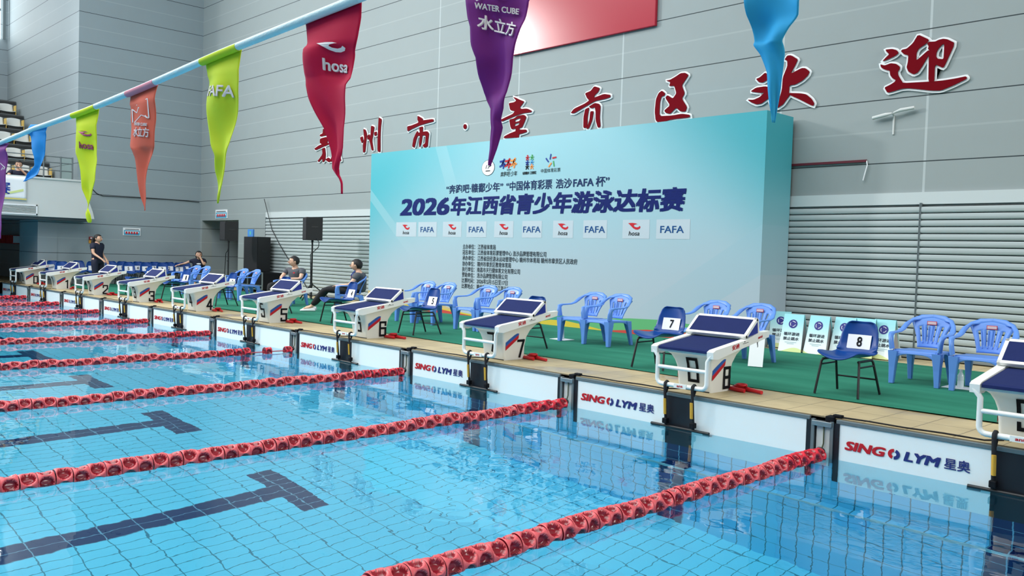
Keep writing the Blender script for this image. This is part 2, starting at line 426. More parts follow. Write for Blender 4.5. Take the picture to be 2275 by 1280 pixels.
# --- far end wall with the door recess
m = MB()
m.box(XL, -21.2, YB, YB+0.3, DZ, 2.12); m.box(XL, -18.94, YB, YB+0.3, 2.12, 10.5); m.box(-18.94, 9, YB, YB+0.3, DZ, 10.5)
struct(m.build('wall_back', PANEL))
m = MB()
m.box(-21.3, -21.2, YB+.3, 6.0, DZ, 2.12); m.box(-18.94, -18.84, YB+.3, 6.0, DZ, 2.12); m.box(-21.3, -18.84, YB+.3, 6.0, 2.12, 2.2)
m.box(-21.3, -18.84, 5.9, 6.0, DZ, 2.12)
struct(m.build('wall_recess', PANEL2))
dr = MB(); dr.box(-21.15, -20.1, 5.83, 5.9, DZ, 1.95); dr.box(-20.06, -19.0, 5.83, 5.9, DZ, 1.95)
d = struct(dr.build('door_1', mat('door_grey', rgb(136, 146, 150), 0.5), bevel=0.008))
q = MB(); q.box(-20.22, -20.18, 5.77, 5.83, 1.05, 1.4); q.box(-19.98, -19.94, 5.77, 5.83, 1.05, 1.4); q.box(-20.22, -20.16, 5.8, 5.83, .78, .86)
q.build('door_handle', DSTEEL, d)
# pale band over the shutters
m = MB(); m.box(-17.4, 9, YB-0.03, YB, 2.155, 2.30); struct(m.build('trim_lintel', mat('pale_lintel', rgb(198, 208, 210), 0.45)))
# --- left walls
m = MB(); m.box(XL-.4, XL, 1.43, YB+.3, 2.0, 10.5); m.box(XL-.4, XL, 0.96, YB+.3, DZ, 2.0)
struct(m.build('wall_left', PANEL2))
m = MB(); m.box(-32, XL-.4, 1.43, 1.8, 2.0, 10.5); struct(m.build('wall_stand_end', PANEL2))
m = MB(); m.box(-22.95, XL+.02, 0.50, 0.96, DZ, 1.93); struct(m.build('wall_pillar', PANEL2))
m = MB(); m.box(-32, -22.95, 0.96, 1.3, DZ, 2.0); struct(m.build('wall_under_balcony', PANEL2))
m = MB(); m.box(-28.6, -28.2, -14, 1.8, DZ, 12); struct(m.build('wall_stand_back', PANEL2))
# --- bright clerestory window above the stand
m = MB(); m.box(-28.2, -28.12, -13, 1.20, 7.7, 9.5)
em = bpy.data.materials.new('window_daylight'); em.use_nodes = True
eb = em.node_tree.nodes['Principled BSDF']; eb.inputs['Emission Color'].default_value = (0.95, 1, 1, 1); eb.inputs['Emission Strength'].default_value = 6
w = struct(m.build('window_1', em))
m = MB()
for k in range(12): m.box(-28.12, -28.07, -13+k*1.3-.04, -13+k*1.3+.04, 7.7, 9.5)
m.box(-28.12, -28.07, -13, 1.2, 8.56, 8.64); m.build('window_frame', DSTEEL, w)
# --- balcony and the stand behind it
m = MB()
prof = [(-9, 2.0), (1.66, 2.0), (1.62, 2.18), (1.36, 2.90), (1.33, 2.955), (-9, 2.955)]
a = [Vector((-20.7, y, z)) for y, z in prof]; b = [Vector((-20.85, y, z)) for y, z in prof]
m.add(a+b, [(0, 1, 2, 3, 4, 5), (11, 10, 9, 8, 7, 6)]+[(i, i+6, (i+1) % 6+6, (i+1) % 6) for i in range(6)])
m.box(-20.87, -20.67, -9, 1.33, 2.93, 2.975)
struct(m.build('wall_balcony', PALE))
m = MB(); m.box(-24.0, -20.86, -9, 1.60, 1.93, 1.998); struct(m.build('floor_balcony', DARK))
CONC = mat('stand_concrete', rgb(92, 98, 100), 0.8, var=0.1); YPAN = mat('yellow_riser', rgb(206, 168, 66), 0.6)
m = MB()
ROWS = []
for r in range(7):
    x = -22.0-0.86*r; z = 2.55+0.52*r
    ROWS.append((x, z)); m.box(x-0.9, x, -9, 1.42, 2.02, z)
struct(m.build('floor_stand', CONC))
m = MB()
for x, z in ROWS: m.box(x-0.02, x+0.03, -9, 1.40, z-0.09, z-0.03)
struct(m.build('trim_stand', mat('dark_step_edge', rgb(38, 42, 44), 0.6)))
m = MB(); m.box(-28.2, -28.05, -9, 0.9, 6.1, 6.75); struct(m.build('trim_riser', YPAN))
m = MB(); m.box(-28.2, -28.05, -9, 0.9, 6.78, 7.3); struct(m.build('wall_upper_parapet', PALE))
# ================================================================== stage board (printed backdrop)
BX0, BX1, BY, BYB, BZ = -11.70, -2.92, 4.0, 4.68, 3.345
n = NT('backdrop_print')
def gr(p, a, b):
    r = n.t.nodes.new('ShaderNodeMapRange'); r.interpolation_type = 'SMOOTHSTEP'; n.t.links.new(p, r.inputs[0])
    r.inputs[1].default_value = a; r.inputs[2].default_value = b; return r.outputs[0]
dl = n.ma('ADD', n.ma('MULTIPLY', n.ma('SUBTRACT', n.X, BX0), 0.62), n.ma('SUBTRACT', BZ, n.Z))
dr_ = n.ma('ADD', n.ma('MULTIPLY', n.ma('SUBTRACT', BX1, n.X), 0.75), n.ma('SUBTRACT', BZ, n.Z))
body = n.mix(gr(n.Z, 0.4, 3.3), rgb(178, 192, 203), rgb(140, 194, 206))
c = n.mix(gr(dl, 3.1, 0.5), body, rgb(66, 172, 186))
c = n.mix(gr(dr_, 2.3, 0.2), c, rgb(58, 162, 176))
ray1 = n.ma('ADD', n.ma('MULTIPLY', n.X, 0.8), n.Z)          # light shafts in the print
s1 = n.ma('MULTIPLY', n.band(ray1, -6.95, -6.72), gr(n.X, -10.0, -11.4))
s2 = n.ma('MULTIPLY', n.band(n.ma('ADD', n.ma('MULTIPLY', n.X, 2.2), n.Z), -17.9, -17.2), gr(n.Z, 2.2, 3.0))
s3 = n.band(n.ma('SUBTRACT', n.Z, n.ma('MULTIPLY', n.X, 0.62)), 3.05, 3.7)
c = n.mix(n.ma('MULTIPLY', n.ma('ADD', s1, n.ma('MULTIPLY', s2, .7)), 0.22), c, rgb(196, 216, 220))
c = n.mix(n.ma('MULTIPLY', n.ma('MULTIPLY', s3, gr(n.X, -5.5, -3.2)), 0.4), c, rgb(150, 188, 202))
BPRINT = n.fin(c, 0.42, 0.4)
bt = thing('backdrop_board', 'large pale teal printed event backdrop standing in front of the grey wall', 'backdrop')
m = MB(); m.box(BX0, BX1, BY, BYB, DZ, BZ); m.build('board', BPRINT, bt)
P = frame((0, BY-0.004, 0), (1, 0, 0), (0, 0, 1))
m = MB(); text(m, '2026', P, -10.70, -9.20, 2.085, 2.415, bold=0.04, shear=0.14); text(m, '年江西省青少年游泳达标赛', P, -9.17, -4.10, 2.07, 2.42, bold=0.042, shear=0.14)
m.build('heading', HEADB, bt)
m = MB()
text(m, '“奔跑吧·赣鄱少年”', P, -9.30, -7.80, 2.47, 2.63, bold=0.018)
text(m, '“中国体育彩票', P, -7.72, -6.66, 2.47, 2.63, bold=0.018)
text(m, '浩沙', P, -6.58, -6.24, 2.47, 2.625, bold=0.018)
text(m, 'FAFA', P, -6.21, -5.79, 2.485, 2.605, bold=0.025)
text(m, '杯”', P, -5.75, -5.48, 2.47, 2.63, bold=0.018)
m.build('subheading', mat('navy_print', rgb(20, 46, 92), 0.55, spec=.15), bt)
# sponsor boxes
m = MB(); P1 = frame((0, BY-0.002, 0), (1, 0, 0), (0, 0, 1))
for a, b in ((-10.8, -10.16), (-10.1, -9.55), (-9.37, -8.85), (-8.71, -8.19), (-7.99, -7.52), (-7.31, -6.86), (-6.61, -6.18), (-5.97, -5.5), (-5.2, -4.71), (-4.59, -4.02)):
    flat(m, [(a, 1.69), (b, 1.69), (b, 1.965), (a, 1.965)], P1)
m.build('sponsor_panel', mat('sponsor_panel', rgb(184, 200, 210), 0.5), bt)
SW = [(-1, .95), (-.35, 1.0), (.2, .92), (.55, .72), (.35, .74), (.0, .62), (-.1, .45), (.1, .22), (.45, .12), (.72, .22), (.85, .42), (1.0, .2), (.9, -.1), (.6, -.32), (.25, -.3), (-.15, -.05), (-.5, .38), (-.75, .7)]
mr, mk, mf = MB(), MB(), MB()
for cx in (-10.485, -9.11, -7.755, -6.395, -4.985):
    flat(mr, list(reversed([(cx+.115*x, 1.845+.075*y) for x, y in SW])), P)
    text(mk, 'hosa', P, cx-.10, cx+.10, 1.735, 1.80, bold=0.01, shear=0.2)
for cx in (-9.83, -8.45, -7.085, -5.735, -4.32): text(mf, 'FAFA', P, cx-.20, cx+.20, 1.775, 1.875, bold=0.014)
mr.build('swoosh_mark', REDP, bt); mk.build('sponsor_name', BLK, bt); mf.build('sponsor_name', mat('steel_blue_print', rgb(28, 80, 138), 0.5, spec=.15), bt)
# logos along the top
ORG, GRN = mat('orange_print', rgb(240, 140, 40), 0.5), mat('green_print', rgb(40, 160, 80), 0.5)
PR = [PAPER, BLK, REDP, BLUEP, ORG, GRN, mat('cyan_print', rgb(40, 150, 210), 0.5)]
P2 = frame((0, BY-0.006, 0), (1, 0, 0), (0, 0, 1)); P3 = frame((0, BY-0.008, 0), (1, 0, 0), (0, 0, 1))
def bar(mb, x, y, ang, l, w, i, fn=P2):
    c_, s_ = math.cos(ang), math.sin(ang)
    flat(mb, [(x+a*c_-b*s_, y+a*s_+b*c_) for a, b in ((-l, -w), (l, -w), (l, w), (-l, w))], fn, i)
m = MB(); flat(m, ell(-8.19, 2.885, .165, .135), P, 1); flat(m, ell(-8.19, 2.885, .157, .128), P2, 0)
flat(m, ell(-8.19, 2.885, .125, .10), P3, 0)
for x, y, a, l, i in ((-8.23, 2.90, 1.2, .035, 1), (-8.17, 2.90, 1.0, .04, 2), (-8.13, 2.91, .4, .03, 1), (-8.19, 2.83, 0, .06, 1)): bar(m, x, y, a, l, .008, i, P3)
m.build('round_emblem', PR, bt)
m = MB()
for k, i in enumerate((3, 2, 4)):
    x = -7.82+k*.13
    flat(m, ell(x+.03, 3.0, .022, .02, 14), P2, i)
    for dx, dy, a, l in ((0, .95, .9, .05), (.03, .93, -.5, .05), (-.04, .90, .3, .045), (.02, .885, 1.2, .04), (-.03, .975, 0.1, .05)): bar(m, x+dx, 2.0+dy, a, l, .016, i)
text(m, '奔跑吧·少年', P2, -7.87, -7.47, 2.715, 2.80, 1, bold=.004, shear=.1)
bar(m, -7.67, 2.825, 0, .05, .005, 1)
m.build('runner_emblem', PR, bt)
m = MB()
for (x, y, i) in ((-7.235, 3.0, 2), (-7.13, 3.0, 5), (-7.235, 2.92, 3), (-7.13, 2.92, 6), (-7.235, 2.85, 1), (-7.13, 2.85, 4)):
    flat(m, ell(x, y+.032, .016, .015, 12), P2, i)
    bar(m, x, y+.005, 0, .042, .009, i); bar(m, x-.014, y-.02, .9, .028, .009, i); bar(m, x+.014, y-.02, -.9, .028, .009, i)
text(m, '省赛赣州', P2, -7.34, -7.19, 2.725, 2.775, 1, bold=.03); text(m, '江西赛区', P2, -7.17, -7.02, 2.725, 2.775, 1, bold=.03)
m.build('figure_emblem', PR, bt)
m = MB()
for x, y, a, i in ((-6.715, 2.985, 1.35, 3), (-6.63, 2.965, .1, 2), (-6.64, 2.87, -1.35, 5), (-6.72, 2.855, .8, 4), (-6.785, 2.935, -.8, 3)): bar(m, x, y, a, .045, .012, i)
text(m, '中国体育彩票', P2, -6.92, -6.49, 2.735, 2.80, 1)
m.build('star_emblem', PR, bt)
m = MB()
for i, (s, x1) in enumerate((('江西省体育局', -7.94), ('江西省体育彩票管理中心 浩沙品牌管理有限公司', -6.74), ('江西省田径游泳运动管理中心 赣州市体育局 赣州市章贡区人民政府', -6.07),
        ('赣州市章贡区教育体育局', -7.55), ('南昌市天行健体育文化有限公司', -7.33), ('浩沙品牌管理有限公司', -7.63), ('2026年5月15日至17日', -7.62), ('赣州市章贡区章江游泳馆', -7.57))):
    z = 1.48-.0995*i
    text(m, ('主办单位：', '冠名单位：', '承办单位：', '协办单位：', '执行单位：', '赞助单位：', '比赛时间：', '比赛地点：')[i], P, -8.80, -8.47, z, z+.088, bold=.005)
    text(m, s, P, -8.40, x1, z, z+.088, bold=.005)
m.build('organiser_list', mat('charcoal_print', rgb(42, 50, 60), 0.6, spec=.15), bt)
# printed hills along the foot of the print
def hill(pts, i, d):
    up = [(x, max(DZ+.002, z)) for x, z in pts]
    flat(mh, [(pts[0][0], DZ+.002)]+up+[(pts[-1][0], DZ+.002)], frame((0, BY-d, 0), (1, 0, 0), (0, 0, 1)), i)
mh = MB()
hill([(BX0, .60), (-11.2, .565), (-10.5, .505), (-9.6, .46), (-9.3, .445), (-9.0, .385), (-8.6, .33), (-8.2, DZ)], 0, .002)
hill([(BX0, .36), (-9.75, .40), (-9.3, .385), (-8.8, .35), (-8.2, .325), (-7.6, DZ)], 1, .004)
hill([(BX0, .34), (-9.4, .37), (-8.9, .335), (-8.3, DZ)], 2, .005)
hill([(-7.6, DZ), (-7.1, .38), (-6.6, .46), (-6.35, .47), (-5.9, .42), (-5.3, .35), (-5.0, DZ)], 3, .002)
hill([(-7.1, DZ), (-6.6, .385), (-6.3, .395), (-5.9, .36), (-5.4, DZ)], 1, .004)
hill([(-6.2, DZ), (-5.6, .48), (-5.0, .525), (-4.4, .545), (-3.6, .50), (-2.99, .46)], 4, .003)
hill([(-5.6, DZ), (-5.2, .335), (-4.7, .385), (-4.1, .40), (-3.4, .40), (-2.99, .36)], 2, .006)
mh.build('printed_hills', [mat('sand_print', rgb(206, 178, 120), .5), mat('yellow_print', rgb(214, 190, 60), .5), mat('brick_print', rgb(202, 70, 60), .5), mat('teal_print', rgb(60, 150, 130), .5), mat('grass_print', rgb(96, 176, 116), .5)], bt)

# ================================================================== shutters behind the board
SH = mat('shutter_slat', rgb(172, 184, 186), 0.5, 0.0, var=0.03, vs=3)
def shutter(x0, x1, label):
    t = thing('roller_shutter', label, 'shutter', group=None)
    prof = []; z = 0.34; sp = 0.0815
    ring = []
    m = MB(); rows = 0
    while z+sp < 2.16:
        pr = [(YB-.030, z), (YB-.052, z+.003), (YB-.060, z+.014), (YB-.063, z+.036), (YB-.060, z+.060), (YB-.050, z+.0715), (YB-.030, z+.0725), (YB-.026, z+sp)]
        for (a, b) in zip(pr[:-1], pr[1:]):
            m.add([(x0, a[0], a[1]), (x1, a[0], a[1]), (x1, b[0], b[1]), (x0, b[0], b[1])], [(0, 1, 2, 3)], 1 if b is pr[-1] else 0)
        z += sp
    m.build('slat_curtain', [SH, mat('slat_gap', rgb(40, 48, 50), .7)], t)
    b = MB(); b.box(x0, x1, YB-.07, YB-.005, DZ+.012, 0.342); b.build('bottom_rail', mat('shutter_rail', rgb(120, 130, 132), .5), t, bevel=.006)
    for x in (x0-.008, x1):
        g = MB(); g.box(x, x+.008, YB-.066, YB-.003, DZ+.001, 2.17); g.build('guide_rail', DSTEEL, t)
shutter(-17.33, -9.3, 'grey slatted shutter behind the loudspeakers, on the door side of the backdrop')
shutter(-9.28, -1.245, 'grey slatted shutter mostly hidden behind the printed backdrop')
shutter(-1.225, 7.0, 'grey slatted shutter behind the pair of blue armchairs past the folding signs')

# ================================================================== big red characters on the wall
WRED = mat('maroon_character', rgb(112, 4, 20), 0.8, spec=.08); WWHT = mat('white_character_edge', rgb(236, 240, 242), 0.6)
def grow(lp, d):
    n_ = len(lp); ar = sum(lp[i][0]*lp[(i+1) % n_][1]-lp[(i+1) % n_][0]*lp[i][1] for i in range(n_)); sg = 1 if ar > 0 else -1
    out = []
    for i in range(n_):
        p, c_, q = Vector(lp[i-1]), Vector(lp[i]), Vector(lp[(i+1) % n_])
        a = (c_-p); b = (q-c_)
        if a.length < 1e-6 or b.length < 1e-6: out.append(c_[:]); continue
        a.normalize(); b.normalize()
        na, nb = Vector((a.y, -a.x))*sg, Vector((b.y, -b.x))*sg
        nn = na+nb; nn = nn.normalized() if nn.length > .2 else na
        out.append((c_+nn*d/max(.55, nn.dot(na)))[:])
    return out
def smooth2(lp):
    out = []
    for i in range(len(lp)):
        a, b = Vector(lp[i]), Vector(lp[(i+1) % len(lp)])
        out += [(a*.86+b*.14)[:], (a*.14+b*.86)[:]]
    return out
def character(ch, where, ox, oy, sc, strokes, d=0.024):
    Y = YB-0.05; cs = []
    for st_ in strokes:
        loops = st_ if isinstance(st_[0][0], (tuple, list)) else [st_]
        W = []
        for lp in loops:
            ww = [atY(ox+x/sc, oy+y/sc, Y) for x, y in lp]; W.append(smooth2([(v.x, v.z) for v in ww]))
        cs.append(W)
    t = thing('wall_character', 'red brush character %s with white outline on wall, %s' % (ch, where), 'wall lettering', (0, YB, 0), group='red brush characters on the wall')
    e, f = MB(), MB()
    for iw, W in enumerate(cs):
        G = [grow(W[0], d)]+[grow(h, -d) for h in W[1:]]
        e.poly(G, (0, -0.003-.0012*iw, 0), (1, 0, 0), (0, 0, 1), 0.018)
        f.poly(W, (0, -0.028-.0012*iw, 0), (1, 0, 0), (0, 0, 1), 0.010)
    e.build('outline', WWHT, t); f.build('face', WRED, t)
character('赣', 'first of the row behind the crimson pennant', 680, 160, 4.0625, [
 [(148, 510), (168, 522), (165, 545), (205, 540), (215, 560), (160, 575), (122, 582), (118, 566), (145, 552)],
 [(68, 692), (112, 660), (190, 636), (205, 650), (130, 682), (80, 706)], [(122, 600), (180, 585), (192, 600), (186, 640), (140, 655), (120, 640)],
 [(98, 805), (145, 740), (140, 690), (165, 680), (172, 740), (168, 792), (150, 818), (138, 780), (112, 812)], [(168, 790), (200, 770), (225, 800), (200, 815)],
 [(215, 560), (300, 535), (305, 556), (262, 575), (262, 600), (240, 604), (238, 580), (215, 588)], [[(232, 612), (300, 596), (305, 745), (285, 750), (280, 625), (252, 630), (250, 750), (232, 752)]], [(225, 770), (255, 750), (240, 800), (215, 812)], [(280, 755), (300, 750), (315, 800), (300, 806)]])
character('州', 'second of the row', 680, 160, 4.0625, [
 [(650, 408), (677, 425), (668, 500), (664, 600), (665, 722), (640, 718), (640, 600), (645, 500)], [(582, 482), (612, 494), (600, 560), (590, 620), (603, 705), (588, 708), (572, 640), (562, 605), (578, 560)],
 [(512, 512), (532, 520), (544, 560), (536, 640), (528, 722), (510, 728), (508, 660), (520, 600)], [(484, 590), (505, 578), (512, 620), (500, 645), (488, 615)], [(548, 575), (568, 558), (566, 600), (550, 612)], [(610, 545), (632, 535), (636, 568), (614, 578)]])
character('市', 'beside the small dot, above the backdrop corner', 680, 160, 4.0625, [
 [(1000, 392), (1048, 420), (1042, 436), (1142, 422), (1146, 446), (1070, 466), (1012, 484), (938, 520), (910, 538), (906, 490), (950, 480), (1010, 455), (1000, 430)],
 [(985, 552), (1000, 528), (1008, 560), (992, 600), (972, 684), (952, 672), (964, 600)], [(1000, 548), (1086, 532), (1104, 552), (1097, 610), (1092, 672), (1060, 684), (1048, 660), (1070, 640), (1075, 570), (1000, 578)],
 [(1015, 498), (1050, 490), (1047, 560), (1037, 640), (1020, 684), (1014, 640), (1026, 560)]])
character('·', 'the small round dot before the character 章', 680, 160, 4.0625, [ell(1428, 492, 15, 23, 16)])
character('章', 'beside the purple pennant', 680, 160, 4.0625, [
 [(1862, 224), (1890, 232), (1920, 248), (1962, 264), (1946, 290), (1922, 318), (1932, 332), (1990, 328), (2032, 350), (2026, 362), (1950, 372), (1890, 392), (1820, 422), (1758, 448), (1750, 430), (1790, 410), (1862, 376), (1878, 352), (1838, 345), (1822, 280), (1870, 272), (1892, 258)],
 [[(1828, 428), (1872, 418), (1902, 395), (1960, 384), (1982, 405), (1966, 450), (1942, 502), (1890, 508), (1850, 518), (1838, 490)], [(1878, 432), (1918, 417), (1934, 424), (1918, 442), (1884, 450)], [(1880, 467), (1922, 455), (1915, 476), (1876, 490)]],
 [(1782, 580), (1840, 550), (1920, 520), (1982, 518), (1988, 540), (1940, 556), (1890, 568), (1886, 592), (1780, 598)], [(1888, 498), (1922, 496), (1914, 600), (1882, 612)]])
character('贡', 'above the middle of the backdrop', 1140, 60, 2.9934, [
 [(378, 572), (400, 543), (470, 510), (502, 488), (486, 470), (474, 440), (512, 424), (535, 393), (572, 404), (562, 430), (536, 455), (532, 470), (600, 444), (642, 450), (642, 466), (610, 477), (540, 492), (470, 532), (400, 574)],
 [(475, 545), (502, 533), (490, 600), (490, 668), (463, 672), (464, 600)], [(500, 528), (540, 504), (567, 510), (577, 526), (572, 600), (577, 664), (560, 670), (545, 620), (545, 560), (540, 532), (515, 542)], [(510, 560), (532, 558), (522, 620), (502, 672), (484, 680), (504, 620)]])
character('区', 'next before the blue pennant', 1140, 60, 2.9934, [
 [(1012, 355), (1040, 350), (1075, 330), (1110, 306), (1140, 303), (1162, 318), (1142, 350), (1117, 387), (1137, 440), (1117, 475), (1152, 530), (1142, 562), (1110, 562), (1080, 535), (1040, 577), (1013, 572), (1000, 555), (1040, 520), (1008, 470), (1022, 452), (1058, 475), (1082, 440), (1068, 390), (1033, 392), (1042, 366)],
 [(985, 422), (1007, 440), (1002, 456), (982, 462), (972, 500), (968, 592), (1050, 588), (1120, 576), (1170, 583), (1172, 600), (1050, 614), (965, 640), (944, 620), (938, 560), (946, 480), (963, 440)]])
character('欢', 'partly behind the blue pennant', 1580, 0, 5.0556, [
 [(818, 668), (848, 622), (892, 618), (967, 664), (937, 730), (882, 828), (1010, 762), (1052, 763), (1098, 800), (1082, 842), (1020, 902), (940, 948), (872, 958), (866, 1040), (872, 1072), (842, 1112), (800, 1172), (735, 1215), (735, 1180), (788, 1010), (798, 870), (850, 740), (848, 680)],
 [(865, 1042), (1000, 1046), (1062, 1058), (1122, 1108), (1152, 1160), (1137, 1192), (1000, 1122), (868, 1062)],
 [(498, 885), (540, 868), (602, 812), (642, 850), (632, 892), (570, 928), (530, 922)],
 [(436, 1026), (500, 983), (600, 968), (664, 980), (694, 1060), (640, 1102), (560, 1162), (500, 1173), (440, 1147), (403, 1118), (470, 1120), (540, 1090), (592, 1036), (560, 1042), (500, 1037)], [(642, 1082), (700, 1128), (762, 1180), (700, 1204), (648, 1150)]])
character('迎', 'last and largest of the row', 1800, 30, 5.0556, [
 [(840, 403), (915, 395), (965, 408), (987, 440), (950, 472), (880, 507), (803, 537), (845, 490), (882, 455), (850, 425)],
 [(783, 568), (830, 582), (900, 556), (960, 563), (1002, 595), (997, 625), (977, 650), (982, 690), (1012, 740), (1037, 780), (1330, 763), (1385, 760), (1500, 748), (1650, 723), (1742, 703), (1757, 720), (1742, 737), (1600, 807), (1460, 864), (1350, 864), (1200, 847), (1090, 837), (1020, 844), (930, 872), (863, 890), (828, 830), (900, 795), (945, 765), (955, 745), (920, 727), (893, 690), (888, 640), (850, 634), (808, 617), (788, 597)],
 [(1208, 233), (1332, 291), (1300, 334), (1212, 394), (1188, 440), (1186, 520), (1202, 515), (1320, 410), (1340, 420), (1327, 462), (1252, 592), (1202, 662), (1155, 683), (1098, 652), (1078, 602), (1093, 540), (1098, 467), (1050, 457), (1013, 420), (1030, 403), (1080, 393), (1150, 330)],
 [[(1308, 330), (1330, 316), (1400, 313), (1440, 293), (1490, 281), (1540, 288), (1622, 329), (1502, 592), (1481, 609), (1397, 567), (1387, 770), (1323, 770), (1328, 500), (1323, 460), (1335, 420), (1318, 390), (1328, 370)], [(1480, 345), (1440, 388), (1415, 430), (1408, 480), (1430, 507), (1492, 510), (1497, 450), (1502, 340)]]])

# glossy red board above
t = MB(); t.box(-8.42, -5.27, YB-.06, YB-.005, 4.955, 7.4)
tag(t.build('red_wall_board', mat('glossy_red_board', rgb(166, 30, 52), 0.22, spec=0.3), bevel=.01), 'big glossy red board fixed high on the grey wall', 'wall board')
# dark red strip and its loose white end
t = thing('light_strip', 'thin dark red strip on the wall beside the backdrop with loose white cable end', 'light strip')
m = MB(); m.box(-3.4, -1.93, YB-.03, YB-.004, 2.70, 2.73); m.build('strip', mat('dark_red_strip', rgb(96, 22, 40), .5), t)
m = MB(); m.tube([(-1.93, YB-.02, 2.715), (-1.915, YB-.03, 2.66), (-1.94, YB-.03, 2.56), (-1.96, YB-.03, 2.47)], .008, 6); m.build('cable_end', PAPER, t)
# pale fitting
t = thing('wall_fitting', 'small pale two-armed fitting on the wall under the last red character', 'wall fitting')
m = MB(); m.tube([(-1.86, YB-.06, 3.235), (-1.70, YB-.07, 3.26), (-1.62, YB-.07, 3.27)], [.022, .024, .012], 8); m.tube([(-1.60, YB-.07, 3.275), (-1.52, YB-.07, 3.30), (-1.36, YB-.06, 3.315)], [.012, .022, .020], 8)
m.build('head', PALE, t); m = MB(); m.tube([(-1.62, YB-.07, 3.27), (-1.62, YB-.005, 3.25)], .01, 6); m.tube([(-1.62, YB-.01, 3.25), (-1.62, YB-.01, 3.02)], .012, 6); m.build('bracket', PALE, t)
# black cable sagging across the wall
m = MB(); pts = [atY(x, y, YB-.085) for x, y in ((587, 442), (594, 470), (604, 510), (622, 545), (640, 575), (655, 592), (668, 615), (682, 640))]
m.tube(pts, .009, 6); tag(m.build('loose_cable', CLOTHK), 'black cable running down across the shutter behind the seated man with crossed arms', 'cable')
m = MB(); pts = [Vector((XL+.02, y, 2.66-.012*math.sin(y*3))) for y in (2.2, 3, 4, 4.7)]; pts = [atX(205, 420, XL+.02), atX(215, 430, XL+.02), atX(228, 435, XL+.02)]+pts[1:]
m.tube(pts, .01, 6); tag(m.build('wall_cable', CLOTHK), 'thin black cable along a joint of the grey side wall below the pennants', 'cable')
# ================================================================== touchpads, one per lane
PADM = mat('touchpad_white', rgb(226, 238, 240), 0.45)
PADK = mat('touchpad_black', rgb(16, 20, 30), 0.5)
n = NT('pad_ribbed'); n.bump(n.line(n.X, 0, 0.04, 0.006), 0.25, 0.003); PADM = n.fin(rgb(240, 247, 247), 0.45)
def X0(k): return -1.305-2.5*(8-k)         # centre of lane k (0..9)
def pad_proto():
    t = thing('touchpad', '', 'touchpad', group='touchpads along the pool end')
    m = MB(); m.box(-1.145, 1.145, -.014, -.001, -.62, .258); m.build('panel', PADM, t)
    m = MB(); m.box(-.13, .13, -.0165, -.0135, -.62, .262); m.build('centre_band', PADK, t)
    m = MB(); m.box(-1.15, 1.15, -.022, .03, .258, .288); m.build('top_rail', DSTEEL, t, bevel=.004)
    for s in (-1, 1):
        m = MB(); m.box(s*1.145-.02, s*1.145+.02, -.02, -.001, -.62, .258); m.build('side_edge', PADK, t)
    m = MB(); P = frame((-.047, -.0175, 0), (1, 0, 0), (0, 0, 1))
    z0, z1 = .082, .150
    text(m, 'SING', P, -1.035, -.745, z0, z1, 0, bold=.045, shear=.2)
    cx, cz, rx, rz = -.69, .116, .041, .036
    A = lambda a0, a1: [(cx+rx*math.cos(a), cz+rz*math.sin(a)) for a in [a0+(a1-a0)*i/12 for i in range(13)]]+[(cx+.4*rx*math.cos(a), cz+.4*rz*math.sin(a)) for a in [a1+(a0-a1)*i/12 for i in range(13)]]
    flat(m, A(PI*.5, PI*1.38), P, 0); flat(m, A(-PI*.5, PI*.38), P, 1)
    text(m, 'LYM', P, -.625, -.385, z0, z1, 1, bold=.045, shear=.2)
    text(m, '星奥', P, -.365, -.205, z0, z1+.008, 1, bold=.02)
    m.build('lettering', [REDP, mat('navy_lettering', rgb(34, 44, 120), .5)], t)
    return t
p = pad_proto()
for k in range(10):
    repeat(p, k == 0, (X0(k), 0, 0), 0, 'white touchpad with red and navy lettering hung on the pool end below block %d' % k)
# posts and anchor in every gap between two pads
def anchor_proto():
    t = thing('lane_anchor', '', 'lane anchor', group='lane rope anchors in the pool end')
    for s in (-1, 1):
        m = MB(); m.box(s*.072-.012, s*.072+.012, -.03, -.001, -.12, .27); m.build('post', DSTEEL, t)
    m = MB(); m.box(-.05, .05, -.010, -.0005, -.25, .26); m.build('back_plate', mat('pale_plate', rgb(214, 218, 214), .5), t)
    m = MB(); m.box(-.075, .075, -.04, .02, .225, .262); m.build('cross_bar', STEEL, t, bevel=.004)
    m = MB(); m.tube([(0.01, -.02, .23), (.012, -.022, .1), (.0, -.03, .045)], .006, 6); m.build('hook_cable', mat('olive_cable', rgb(92, 100, 78), .6), t)
    m = MB(); m.tube([(.03*math.cos(a), -.04, .045+.022*math.sin(a)) for a in [2*PI*i/12 for i in range(13)]], .009, 6); m.build('ring', BLACK, t)
    m = MB(); m.box(.02, .085, -.03, .05, .262, .305); m.box(.06, .13, .0, .04, .296, .318); m.build('connector_box', BLK, t, bevel=.006)
    return t
p = anchor_proto()
for k in range(10):
    lab = 'steel lane rope anchor in the gap between the touchpads of blocks %d and %d' % (k, k+1) if k < 9 else 'steel lane rope anchor beyond the touchpad of block 9'
    if k == 9: continue
    repeat(p, k == 0, (X0(k)+1.25, 0, 0), 0, lab)
# thin cable from each connector to the block
for k in range(10):
    x = X0(k); m = MB()
    m.tube([(x-1.13, .02, .303), (x-.95, .05, .300), (x-.7, .035, .300), (x-.45, .06, .301), (x-.2, .05, .300), (x-.12, .16, .300)], .006, 6)
    tag(m.build('timing_cable', CLOTHK), 'thin black timing cable on the deck edge leading to block %d' % k, 'cable', 'timing cables on the deck edge')

